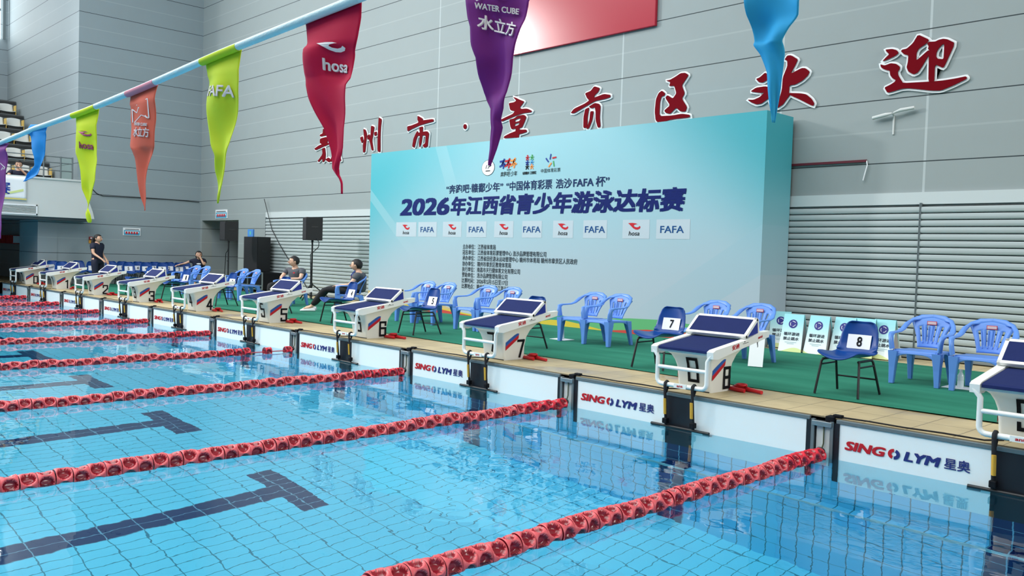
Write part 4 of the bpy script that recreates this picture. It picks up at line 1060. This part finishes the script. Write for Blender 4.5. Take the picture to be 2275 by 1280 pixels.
# ================================================================== small things on the walls
def wallsign(name, lab, o, u, w, h, bands):
    t = thing(name, lab, 'wall sign', o); u = Vector(u); m = MB(); P = frame((0, 0, 0), u, (0, 0, 1)); nn = u.cross(Vector((0, 0, 1)))
    m.poly([[(-w/2, -h/2), (w/2, -h/2), (w/2, h/2), (-w/2, h/2)]], (0, 0, 0), u, (0, 0, 1), .015); m.build('plate', PAPER, t)
    q = MB()
    for i, (x0, x1, z0, z1, mi) in enumerate(bands): flat(q, [(x0*w, z0*h), (x1*w, z0*h), (x1*w, z1*h), (x0*w, z1*h)], lambda x, z, i=i: u*x+Vector((0, 0, z))+nn*(.017+.001*i), mi)
    q.build('print', [mat('teal_band', rgb(64, 160, 196), .5), REDP, BLK, PAPER], t)
B_ = [(-.46, .46, -.45, .18, 0), (-.40, .40, -.15, .05, 3)]+[(-.36+.15*i, -.26+.15*i, -.3, .0, 1) for i in range(5)]+[(-.4, .4, .28, .34, 2)]
wallsign('door_sign', 'small white and teal sign with red marks above the door recess', (-19.95, YB-.002, 2.29), (1, 0, 0), .72, .24, B_)
wallsign('poster', 'white and teal poster with red marks on the grey side wall', (XL+.002, 2.83, 1.72), (0, 1, 0), .46, .21, B_)
t = thing('fire_alarm', 'small red fire alarm box with orange tag on the side wall near the standing woman', 'alarm', (XL+.005, 1.77, 1.47))
m = MB(); m.box(0, .06, -.045, .045, 0, .075); m.build('box', mat('alarm_red', rgb(150, 40, 40), .5), t, bevel=.006)
m = MB(); m.box(.061, .066, -.02, .02, .02, .055); m.build('button', PAPER, t); m = MB(); m.box(0, .02, -.045, .045, -.10, -.008); m.build('tag', mat('orange_tag', rgb(214, 150, 60), .6), t)
p_ = atY(30, 532, .9)
t = thing('fire_box', 'red fire hose box with white end panel under the balcony', 'fire box', (p_.x, .94, p_.z-.12))
m = MB(); m.box(-.85, .62, -.22, .015, 0, .24)
for i in range(10): m.box(-.80+i*.14, -.76+i*.14, -.232, -.22, .01, .23)
m.build('box', mat('fire_red', rgb(176, 44, 42), .5), t); m = MB(); m.box(.62, .635, -.20, .0, .02, .22); m.build('end_panel', PAPER, t)
# air grille, banner cloth and railing of the balcony
t = thing('air_grille', 'white framed air grille in the balcony front', 'grille', (-20.69, -.9, 2.03))
m = MB(); m.box(0, .02, -1.2, 1.22, 0, .03); m.box(0, .02, -1.2, 1.22, .22, .25); m.box(0, .02, -1.2, -1.17, 0, .25); m.box(0, .02, 1.19, 1.22, 0, .25); m.build('frame', PAPER, t)
m = MB()
for i in range(7): m.obox((.008, .01, .045+i*.027), (.010, 0, .006), (0, 1.18, 0), (-.002, 0, .004))
m.build('louvre', PALE, t); m = MB(); m.box(-.009, -.001, -1.17, 1.19, .03, .22); m.build('backing', mat('grille_dark', rgb(120, 120, 112), .7), t)
t = thing('balcony_banner', 'white printed banner with blue lettering hung on the balcony front', 'banner', (-20.672, -1.5, 2.37))
m = MB(); m.surf(lambda u, v: Vector((.012+.004*math.sin(u*40), -1.6+u*3.17, v*.575)), 60, 6); m.build('cloth', PAPER, t, solid=.004)
m = MB(); P = frame((.022, 0, 0), (0, 1, 0), (0, 0, 1)); text(m, '赛', P, .82, 1.22, .13, .43, 0, bold=.02); text(m, '标', P, .30, .70, .13, .43, 0, bold=.02)
flat(m, [(-1.6, .01), (1.57, .01), (1.57, .045), (-1.6, .045)], P, 1); flat(m, [(1.0, .09), (1.5, .22), (1.5, .28), (1.0, .13)], P, 2); m.build('print', [BLUEP, mat('gold_band', rgb(214, 200, 110), .5), mat('lime_wave', rgb(214, 226, 150), .5)], t)
t = thing('balcony_railing', 'grey metal railing with glass at the end of the balcony', 'railing', (-21.3, 0, 2.96))
for y in (.62, 1.02, 1.30):
    m = MB(); m.tube([(0, y, 0), (0, y, .62)], .018, 6); m.build('post', DSTEEL, t)
for z in (.25, .45, .60): 
    m = MB(); m.tube([(0, -4, z), (0, 1.30, z)], .014, 6); m.build('rail', DSTEEL, t)
gl = bpy.data.materials.new('railing_glass'); gl.use_nodes = True; gb = gl.node_tree.nodes['Principled BSDF']; gb.inputs['Base Color'].default_value = rgb(220, 236, 232); gb.inputs['Transmission Weight'].default_value = .9; gb.inputs['Roughness'].default_value = .05; gb.inputs['IOR'].default_value = 1.1
m = MB(); m.box(-.005, .005, 1.04, 1.28, .03, .58); m.build('glass_panel', gl, t)

# stand seats
SEATG = mat('seat_shell_grey', rgb(196, 202, 202), .45); SEATY = mat('seat_side_yellow', rgb(204, 170, 84), .5)
def seat_proto():
    t = thing('stadium_seat', '', 'stadium seat')
    def fn(u, v):
        a = (u-.5)*2; return Vector((-.10-.03*(1-a*a)-.06*v, a*(.20-.02*v), .05+.34*v-.03*a*a*v))
    m = MB(); m.surf(fn, 10, 6); m.surf(lambda u, v: Vector((.14-.26*v, (u-.5)*.40, .14-.02*v-.02*math.sin(PI*u))), 8, 4); m.build('shell', SEATG, t, solid=.015)
    m = MB(); m.box(-.12, .08, -.19, .19, 0, .11); m.build('pedestal', mat('seat_shadow_gap', rgb(44, 46, 46), .7), t)  # dark block paints the shaded opening under the seat pan
    m = MB(); m.box(-.13, .10, .205, .225, 0, .33); m.build('side_panel', SEATY, t)
    return t
st_ = seat_proto(); first = True
for r, (x, z) in enumerate(ROWS[:6]):
    for j in range(3 if r < 3 else 2):
        y = 1.13-.46*j-(.05 if r > 2 else 0)
        repeat(st_, first, (x-.45, y, z), 0, 'grey stadium seat, %s in row %d up from the balcony front' % (('next to the end wall', 'second from the end wall', 'third from the end wall')[j], r+1), 'grey seats in the stand'); first = False
# ================================================================== pennant line across the pool
FY = -5.0
LX = [(-3.5, 1.775), (-2.4, 1.784), (-1.29, 1.796), (-.80, 1.814), (-.23, 1.824), (.25, 1.842), (.757, 1.866), (1.17, 1.879), (1.36, 1.885), (1.76, 1.90), (2.27, 1.925), (2.75, 1.955)]
m = MB(); m.tube([(x, FY, z) for x, z in LX], .0095, 10)
tag(m.build('pennant_line', mat('white_cord', rgb(206, 236, 246), .5, bump=.2, bs=200)), 'thick pale cord carrying the coloured pennants across the pool', 'cord')
def cloth(name, c):
    m_ = mat(name, c, .6); b = m_.node_tree.nodes['Principled BSDF']; b.inputs['Specular IOR Level'].default_value = .2; b.inputs['Roughness'].default_value = .75
    return m_
def pennant(lab, color, rows, ph, prints=(), amp=.010, sleeve=None):
    t = thing('pennant', lab, 'pennant', group='pennants on the line')
    R_ = []
    rows = [r if len(r) == 4 else r+(0,) for r in rows]
    for y, a, b, tl in rows:
        p, q = atY(a, y+tl, FY), atY(b, y-tl, FY); R_.append((y, p, q))
    n_ = len(R_)
    def at(u, v):
        q = v*(n_-1); i = min(int(q), n_-2); f = q-i
        L = R_[i][1].lerp(R_[i+1][1], f); R2 = R_[i][2].lerp(R_[i+1][2], f); w = (R2-L).length
        p = L.lerp(R2, u)
        k = min(1, v*5)*min(1, w/.10+.15)
        d = amp*.75*k*(math.sin(u*4.6+v*6.5+ph)+.28*math.sin(u*9.0-v*9+ph*2)+.4*math.sin(v*19+ph*3+u*2))
        return p+Vector((0, d+.010*(1-min(1, v*8)), 0))
    m = MB(); m.surf(at, 22, 56)
    # stitched sleeve round the cord
    m.build('cloth', cloth('cloth_'+lab.split()[0], color), t, solid=.0012)
    a, b = R_[0][1], R_[0][2]; dx = min(.012, abs(b.x-a.x)*.1)
    def zc(x):
        for (x0, z0), (x1, z1) in zip(LX[:-1], LX[1:]):
            if x0 <= x <= x1: return z0+(z1-z0)*(x-x0)/(x1-x0)
        return LX[-1][1]
    s_ = MB()
    if sleeve: s_.tube([(a.x+(b.x-a.x)*i/6, FY, zc(a.x+(b.x-a.x)*i/6)-.0012) for i in range(7)], .0102, 12); s_.build('sleeve', cloth('sleeve_'+lab.split()[0], sleeve), t)
    ys = [r[0] for r in rows]
    def pix(x, y):
        # pixel on the cloth -> surface point, pulled a little towards the pool side
        v = 0
        for i in range(n_-1):
            if ys[i] <= y <= ys[i+1]: v = (i+(y-ys[i])/(ys[i+1]-ys[i]))/(n_-1); break
        f = v*(n_-1); i = min(int(f), n_-2); f -= i
        L = rows[i][1]*(1-f)+rows[i+1][1]*f; R2 = rows[i][2]*(1-f)+rows[i+1][2]*f
        p = at((x-L)/(R2-L), v); return p+(CAM-p).normalized()*.006
    if prints:
        q = MB()
        for kind, arg in prints:
            if kind == 'text': s, x0, x1, y0, y1, sl = arg; text(q, s, lambda x, y, sl=sl, x0=x0: pix(x, -(y)-sl*(x-x0)), x0, x1, -y1, -y0, 0, bold=.03, shear=.12 if s.isascii() else 0)
            elif kind == 'swoosh': cx, cy, rx, ry = arg; flat(q, list(reversed([(cx+rx*x, cy+ry*(.35-y)) for x, y in SW]))[::-1], pix, 0)
            elif kind == 'line':
                pts, w = arg
                for (x0, y0), (x1, y1) in zip(pts[:-1], pts[1:]):
                    L_ = math.hypot(x1-x0, y1-y0); nx, ny = -(y1-y0)/L_*w, (x1-x0)/L_*w
                    q.add([pix(x0+nx, y0+ny), pix(x1+nx, y1+ny), pix(x1-nx, y1-ny), pix(x0-nx, y0-ny)], [(0, 1, 2, 3)], 0)
        q.build('print', PRW if color is not YEL and color is not LIM else (PRR if color is YEL else PRW), t)
PRW = mat('pennant_white_print', rgb(232, 226, 232), .6); PRR = mat('pennant_magenta_print', rgb(176, 60, 110), .6)
YEL, LIM = rgb(218, 236, 40), rgb(202, 224, 54)
pennant('purple pennant cut by the photo edge, hanging at the end of the line', rgb(142, 72, 150), [(318, -40, 14), (340, -36, 14), (380, -32, 11), (430, -24, 8), (480, -17, 6), (530, -9, 3)], .3, [('line', ([(-6, 352), (9, 372), (-4, 395), (6, 372)], .8))])
pennant('sky blue pennant rolled round the cord, its tail blown sideways', rgb(40, 150, 232), [(276, 62, 101), (290, 56, 101), (300, 64, 100), (313, 69, 99), (330, 74, 97), (349, 79, 95), (368, 78, 92), (378, 70, 91), (387, 60, 86), (395, 54, 76), (403, 50, 58)], 1.0, amp=.006)
pennant('yellow pennant with magenta mark and a twisted tail', YEL, [(248, 162, 213, 10), (263, 165, 214, 5), (280, 169, 213), (300, 170, 213), (320, 171, 212), (340, 170, 212), (360, 176, 215), (380, 181, 214), (400, 184, 213), (420, 185, 207), (440, 191, 203), (455, 195, 198), (462, 194, 197), (475, 188, 202), (490, 191, 203), (495, 195, 201)], 2.1,
        [('swoosh', (190, 297, 13, 9)), ('text', ('hosa', 180, 203, 314, 330, -.12))], amp=.006, sleeve=YEL)
pennant('orange pennant with white house emblem and white characters', rgb(222, 104, 84), [(196, 283, 345, 14), (216, 285, 344, 9), (236, 289, 343, 3), (265, 288, 342), (290, 291, 340), (325, 292, 339), (335, 298, 336), (350, 302, 334), (380, 305, 329), (410, 309, 326), (440, 314, 325), (460, 320, 323), (468, 321, 322.5)], .7,
        [('text', ('水立方', 299, 332, 282, 304, -.05)), ('line', ([(293, 272), (291, 240), (304, 250), (310, 238), (328, 262)], 1.2)), ('line', ([(303, 232), (329, 222), (331, 262), (297, 272)], .9)), ('line', ([(297, 272), (318, 256), (331, 262)], .9)), ('text', ('WATER CUBE', 298, 329, 272, 279, -.05))], amp=.007, sleeve=rgb(226, 150, 170))
pennant('lime pennant with pale letters hanging before the room corner', LIM, [(121, 449, 529, 17), (150, 455, 528, 9), (180, 460, 528, 3), (215, 462, 525), (250, 466, 520), (290, 470, 514), (320, 474, 512), (345, 482, 505), (380, 478, 502), (410, 480, 498), (430, 481, 492), (452, 483.5, 485)], 1.6,
        [('text', ('FAFA', 462, 516, 188, 214, -.05))], sleeve=LIM)
pennant('crimson pennant with white swoosh mark and lettering', rgb(190, 14, 66), [(22, 670, 794, 26), (58, 677, 795, 18), (95, 686, 788, 6), (110, 682, 780), (140, 681, 778), (165, 681, 779), (175, 682, 784), (190, 684, 777), (219, 691, 774), (250, 703, 772), (283, 717, 768), (332, 730, 766), (357, 734, 760), (374, 736, 755), (389, 747, 754), (397, 753, 757), (407, 757, 760.5), (431, 758.5, 761)], 2.6,
        [('swoosh', (737, 104, 27, 17)), ('text', ('hosa', 718, 765, 128, 156, -.12))], amp=.012)
pennant('purple pennant with white characters high at the top', rgb(112, 34, 126), [(-36, 1030, 1182), (-10, 1036, 1172), (0, 1040, 1168), (40, 1046, 1163), (62, 1053, 1160), (100, 1056, 1151), (130, 1065, 1146), (170, 1064, 1143), (205, 1069, 1135), (222, 1072, 1130), (241, 1084, 1124), (266, 1087, 1113), (283, 1089, 1114), (308, 1087, 1107), (332, 1087, 1101), (357, 1086, 1093), (368, 1087, 1089)], 3.4,
        [('text', ('水立方', 1066, 1146, 30, 64, -.24)), ('text', ('WATER CUBE', 1060, 1146, 6, 20, -.12)), ('line', ([(1062, 2), (1080, -14), (1110, -4), (1140, -16)], 2))], amp=.012)
pennant('sky blue pennant with no print high before the last characters', rgb(42, 158, 216), [(-40, 1644, 1794), (-20, 1652, 1786), (0, 1658, 1781), (35, 1662, 1776), (60, 1667, 1758), (91, 1673, 1742), (100, 1672, 1741), (119, 1686, 1741), (158, 1701, 1738), (198, 1706.6, 1733), (237, 1712.5, 1725), (272, 1717, 1719.5)], 4.3, amp=.012)

# ================================================================== people
ZS = 0.775
def skin_mesh(nodes, edges, sub=2, root=0):
    """nodes: list of (co, rx, ry); grown along the edges into one continuous surface"""
    me = bpy.data.meshes.new('grown'); bm = bmesh.new(); lay = bm.verts.layers.skin.verify()
    vs = []
    for co, rx, ry in nodes:
        v = bm.verts.new(co); v[lay].radius = (rx, ry); vs.append(v)
    vs[root][lay].use_root = True
    for a, b in edges: bm.edges.new((vs[a], vs[b]))
    bm.to_mesh(me); bm.free()
    o = bpy.data.objects.new('grown', me); COL.objects.link(o)
    s_ = o.modifiers.new('skin', 'SKIN'); s_.use_smooth_shade = True
    if sub: sd = o.modifiers.new('sub', 'SUBSURF'); sd.levels = sub; sd.render_levels = sub
    dg = bpy.context.evaluated_depsgraph_get(); out = bpy.data.meshes.new_from_object(o.evaluated_get(dg))
    V = [v.co.copy() for v in out.vertices]; F = [tuple(p.vertices) for p in out.polygons]
    bpy.data.objects.remove(o); bpy.data.meshes.remove(me); bpy.data.meshes.remove(out)
    return V, F
def person(label, loc, rz, J, shirt, trousers, hair='short', shoe=None, sleeve=.55, headturn=0.0, nod=0.0, pony=False, longshirt=False):
    """J: joints in metres (x right hand side of the person is -x, facing -y)"""
    t = thing('person', label, 'person', loc, rz)
    V3 = lambda k: Vector(J[k])
    nodes, edges = [], []
    def nd(p, rx, ry=None): nodes.append((Vector(p), rx, ry or rx)); return len(nodes)-1
    pel = nd(V3('pelvis'), .125, .10)
    wa = nd(V3('pelvis').lerp(V3('chest'), .45), .115, .09); ch = nd(V3('chest'), .135, .10); nb = nd(V3('neck'), .055); nt_ = nd(V3('neck').lerp(V3('head'), .55), .05)
    edges += [(pel, wa), (wa, ch), (ch, nb), (nb, nt_)]
    for s in 'LR':
        sh = nd(V3('sh'+s), .055); el = nd(V3('el'+s), .040); wr = nd(V3('wr'+s), .027); edges += [(ch, sh), (sh, el), (el, wr)]
        d = (V3('wr'+s)-V3('el'+s)).normalized(); hd = Vector(J.get('hd'+s, d)).normalized(); side = hd.cross(Vector((0, 0, 1)))
        side = side.normalized() if side.length > .2 else Vector((1, 0, 0)); dn = hd.cross(side)
        palm = nd(V3('wr'+s)+hd*.055, .030, .018); edges.append((wr, palm))
        for i, (o_, ln) in enumerate(((-.027, .070), (-.009, .080), (.009, .076), (.027, .060))):
            b_ = V3('wr'+s)+hd*.085+side*o_
            f0 = nd(b_, .0095); f1 = nd(b_+hd*ln*.55+dn*.008, .0085); f2 = nd(b_+hd*ln+dn*.026, .007); edges += [(palm, f0), (f0, f1), (f1, f2)]
        th = nd(V3('wr'+s)+hd*.035-side*.035, .0105); t2 = nd(V3('wr'+s)+hd*.075-side*.052+dn*.012, .009); edges += [(wr, th), (th, t2)]
        hp = nd(V3('hip'+s), .085); kn = nd(V3('kn'+s), .058); ca = nd(V3('kn'+s).lerp(V3('an'+s), .35), .054); an = nd(V3('an'+s), .038); edges += [(pel, hp), (hp, kn), (kn, ca), (ca, an)]
        ft = nd(V3('an'+s)+Vector(J['ft'+s])*.14+Vector((0, 0, -.045)), .035, .025); edges.append((an, ft))
    V, F = skin_mesh(nodes, edges, 1)
    m = MB(); m.add(V, F, 0, True)
    # head with face
    hc = V3('head'); rotm = Matrix.Rotation(headturn, 3, 'Z') @ Matrix.Rotation(nod, 3, 'X')
    def hf(p):
        q = p.copy()
        z = q.z/.125
        if z < -.2: q.x *= 1+.28*(z+.2); q.y = q.y*(1+.12*(z+.2))-.004
        if q.y < -.05 and abs(q.z) < .08: q.y = -.05+(q.y+.05)*.75
        return q
    h = MB(); h.ball((0, 0, 0), .078, .098, .125, 0, 20, 14, hf)
    h.loft([[Vector((x*w, y, z)) for x in (-1, 0, 1)] for y, z, w in ((-.088, .025, .004), (-.100, .0, .010), (-.112, -.025, .016), (-.094, -.038, .012))], 0, caps=False, closed=False)
    h.ball((0, -.104, -.022), .015, .018, .013, 0, 10, 6)
    for s in (-1, 1):
        h.ball((s*.078, .005, -.005), .012, .022, .034, 0, 8, 6); h.ball((s*.030, -.084, .022), .014, .010, .009, 2, 8, 6); h.ball((s*.030, -.0925, .022), .007, .004, .007, 1, 8, 6)
        h.obox((s*.031, -.0905, .045), (.017, 0, 0), (0, .004, 0), (0, 0, .004), 1)
    h.ball((0, -.088, -.062), .026, .010, .009, 3, 10, 6)
    h.xf(Matrix.Translation(hc) @ rotm.to_4x4())
    b0 = len(m.V); m.V += h.V; m.F += [[b0+i for i in f] for f in h.F]; m.M += h.M; m.S += h.S
    Z = Matrix.Diagonal((1, 1, ZS, 1))
    m.xf(Z); m.build('body', [SKIN, HAIR, PAPER, mat('lips', rgb(186, 110, 100), .5)], t)
    # hair
    q = MB()
    def hairfn(p):
        v = Vector(p); 
        lim = .068 if v.y < -.02 else (-.02 if v.y < .03 else -.085)
        if v.z < lim: v = Vector((v.x*.78, .012+(v.y-.012)*.78, lim+.012))
        return v+Vector((0, 0, .006*math.sin(v.x*160)*math.sin(v.y*140)))
    q.ball((0, .012, .014), .088, .106, .128, 0, 22, 16, hairfn)
    if pony: q.tube([(0, .10, .03), (0, .145, -.02), (0, .15, -.14), (0, .135, -.30), (0, .12, -.40)], [.03, .042, .045, .038, .012], 10)
    if hair == 'long': q.tube([(0, .06, -.02), (0, .09, -.10), (0, .085, -.18)], [.075, .07, .03], 12, sx=1.1)
    q.xf(Z @ Matrix.Translation(hc) @ rotm.to_4x4()); q.build('hair', HAIR, t)
    # shirt
    nodes, edges = [], []
    pel = nd(V3('pelvis')+Vector((0, 0, -.02)), .155, .125); wa = nd(V3('pelvis').lerp(V3('chest'), .45), .150, .118); ch = nd(V3('chest'), .160, .122); nb = nd(V3('neck')+Vector((0, 0, -.02)), .072, .066)
    edges += [(pel, wa), (wa, ch), (ch, nb)]
    if longshirt: lo = nd(V3('pelvis')+Vector((0, 0, -.17)), .15, .125); edges.append((pel, lo))
    for s in 'LR':
        sh = nd(V3('sh'+s), .074); e1 = nd(V3('sh'+s).lerp(V3('el'+s), sleeve), .064); edges += [(ch, sh), (sh, e1)]
    V, F = skin_mesh(nodes, edges, 2); m = MB(); m.add(V, F, 0, True); m.xf(Z); sh_o = m.build('shirt', shirt, t)
    nodes, edges = [], []
    pel = nd(V3('pelvis'), .148, .12); wa = nd(V3('pelvis').lerp(V3('chest'), .25), .135, .11); edges.append((pel, wa))
    for s in 'LR':
        hp = nd(V3('hip'+s), .098); k1 = nd(V3('hip'+s).lerp(V3('kn'+s), .5), .088); kn = nd(V3('kn'+s), .074); ca = nd(V3('kn'+s).lerp(V3('an'+s), .4), .068); an = nd(V3('an'+s)+(V3('kn'+s)-V3('an'+s))*.08, .058)
        edges += [(pel, hp), (hp, k1), (k1, kn), (kn, ca), (ca, an)]
    V, F = skin_mesh(nodes, edges, 2); m = MB(); m.add(V, F, 0, True); m.xf(Z); m.build('trousers', trousers, t)
    for s in 'LR':
        a = V3('an'+s); f = Vector(J['ft'+s]).normalized(); w = f.cross(Vector((0, 0, 1))).normalized(); m = MB()
        rings = []
        for d_, ww, hh in ((-.075, .028, .075), (-.03, .040, .085), (.05, .046, .070), (.12, .048, .050), (.17, .036, .038), (.19, .012, .02)):
            c = a+f*d_; c.z = a.z-.085
            rings.append([c+w*ww*math.cos(b)+Vector((0, 0, max(0, math.sin(b))*hh)) for b in [2*PI*k/12 for k in range(12)]])
        m.loft(rings); m.xf(Z); m.build('shoe', shoe or PAPER, t)
    return t, sh_o, Z
GREYP = mat('grey_polo', rgb(78, 82, 90), .8); NAVYT = mat('navy_tshirt', rgb(24, 30, 54), .8); BLKT = mat('black_trousers', rgb(20, 21, 26), .85)
def logo(t, Z, p, n_, w, h, mt):
    m = MB(); n_ = Vector(n_).normalized(); u = Vector((0, 0, 1)).cross(n_).normalized(); v = n_.cross(u)
    m.poly([ell(0, 0, w, h, 12)], Vector(p), u, v, .004); m.xf(Z); m.build('chest_mark', mt, t)
# seated man with crossed arms
J = dict(pelvis=(0, .14, .45), chest=(0, .12, .76), neck=(0, .10, .94), head=(0, .05, 1.08), shL=(.19, .11, .88), shR=(-.19, .11, .88), elL=(.25, -.02, .66), elR=(-.25, -.02, .66), wrL=(.02, -.18, .65), wrR=(-.03, -.20, .63),
         hdL=(-1, .1, .05), hdR=(1, .15, .0), hipL=(.10, .06, .49), hipR=(-.10, .06, .49), knL=(.15, -.40, .50), knR=(-.15, -.40, .50), anL=(.14, -.42, .09), anR=(-.14, -.42, .09), ftL=(.1, -1, 0), ftR=(-.1, -1, 0))
t, so, Z = person('person in grey polo shirt seated with arms crossed behind starting block 5', (-12.15, 2.52, DZ+.012), .30, J, GREYP, BLKT, headturn=-.55)
logo(t, Z, (.075, -.014, .80), (.1, -1, .1), .02, .018, REDP)
# seated man looking sideways
J = dict(pelvis=(0, .16, .45), chest=(0, .16, .74), neck=(0, .135, .93), head=(0, .085, 1.07), shL=(.19, .15, .87), shR=(-.19, .15, .87), elL=(.26, .06, .64), elR=(-.26, .04, .64), wrL=(.14, -.16, .60), wrR=(-.12, -.17, .59),
         hdL=(-.4, -.9, -.1), hdR=(.3, -.9, -.1), hipL=(.10, .06, .49), hipR=(-.10, .06, .49), knL=(.17, -.42, .50), knR=(-.12, -.44, .51), anL=(.16, -.66, .09), anR=(-.16, -.72, .09), ftL=(.1, -1, 0), ftR=(-.15, -1, 0))
t, so, Z = person('person in grey polo with blue lanyard seated behind the navy chair with sheet 4', (-10.08, 2.52, DZ+.012), -.80, J, GREYP, BLKT, headturn=-.05)
m = MB(); m.tube([(-.06, .08, .95), (-.05, .02, .86), (-.015, .005, .68), (.0, -.005, .62), (.015, .005, .68), (.05, .02, .86), (.06, .08, .95)], .008, 5); m.xf(Z); m.build('lanyard', BLUEP, t)
logo(t, Z, (.08, .024, .80), (.1, -1, .1), .02, .018, REDP)
# standing woman, ponytail
J = dict(pelvis=(0, .02, .90), chest=(0, .03, 1.22), neck=(0, .03, 1.40), head=(0, .0, 1.53), shL=(.16, .03, 1.33), shR=(-.16, .03, 1.33), elL=(.21, .06, 1.06), elR=(-.20, -.02, 1.06), wrL=(.17, -.10, .86), wrR=(-.17, -.22, .90),
         hdL=(-.1, -.5, -.85), hdR=(.05, -.75, -.6), hipL=(.09, .02, .86), hipR=(-.09, .02, .86), knL=(.10, -.01, .48), knR=(-.10, .0, .48), anL=(.10, .02, .09), anR=(-.10, .02, .09), ftL=(.1, -1, 0), ftR=(-.1, -1, 0))
t, so, Z = person('person with long black ponytail standing in navy clothes by the numbered chairs', (-19.6, 1.40, DZ+.012), 2.15, J, NAVYT, NAVYT, pony=True, longshirt=True)
# child seated in the corner
J = dict(pelvis=(0, .08, .47), chest=(0, .06, .76), neck=(0, .03, .95), head=(0, -.02, 1.08), shL=(.15, .05, .88), shR=(-.15, .05, .88), elL=(.14, -.17, .72), elR=(-.34, .10, .76), wrL=(.05, -.13, .96), wrR=(-.48, .02, .72),
         hdL=(-.3, .3, .9), hdR=(-.8, -.4, -.3), hipL=(.09, .04, .46), hipR=(-.09, .04, .46), knL=(.12, -.34, .47), knR=(-.12, -.34, .47), anL=(.12, -.36, .09), anR=(-.12, -.36, .09), ftL=(0, -1, 0), ftR=(0, -1, 0))
t, so, Z = person('child in black shirt seated in the room corner, one hand at the face', (-20.2, atX(441, 593, -20.2).y, DZ+.013), 1.2, J, NAVYT, BLKT, hair='long')
logo(t, Z, (0, -.085, .76), (0, -1, .15), .06, .025, PAPER)
# spectator in the stand
J = dict(pelvis=(0, .08, .47), chest=(0, .06, .82), neck=(0, .04, 1.03), head=(0, -.02, 1.17), shL=(.18, .05, .95), shR=(-.18, .05, .95), elL=(.25, -.15, .74), elR=(-.24, -.12, .74), wrL=(.06, -.24, .98), wrR=(-.10, -.26, .72),
         hdL=(-.3, .2, .9), hdR=(.5, -.7, 0), hipL=(.10, .04, .46), hipR=(-.10, .04, .46), knL=(.14, -.38, .48), knR=(-.14, -.38, .48), anL=(.12, -.40, .09), anR=(-.12, -.40, .09), ftL=(0, -1, 0), ftR=(0, -1, 0))
p_ = atX(42, 345, -22.3)
t, so, Z = person('person in black shirt sitting in the stand above the balcony banner', (-22.3, p_.y, ROWS[0][1]-.10), 1.3, J, NAVYT, mat('brown_trousers', rgb(70, 62, 58), .8), nod=.2)
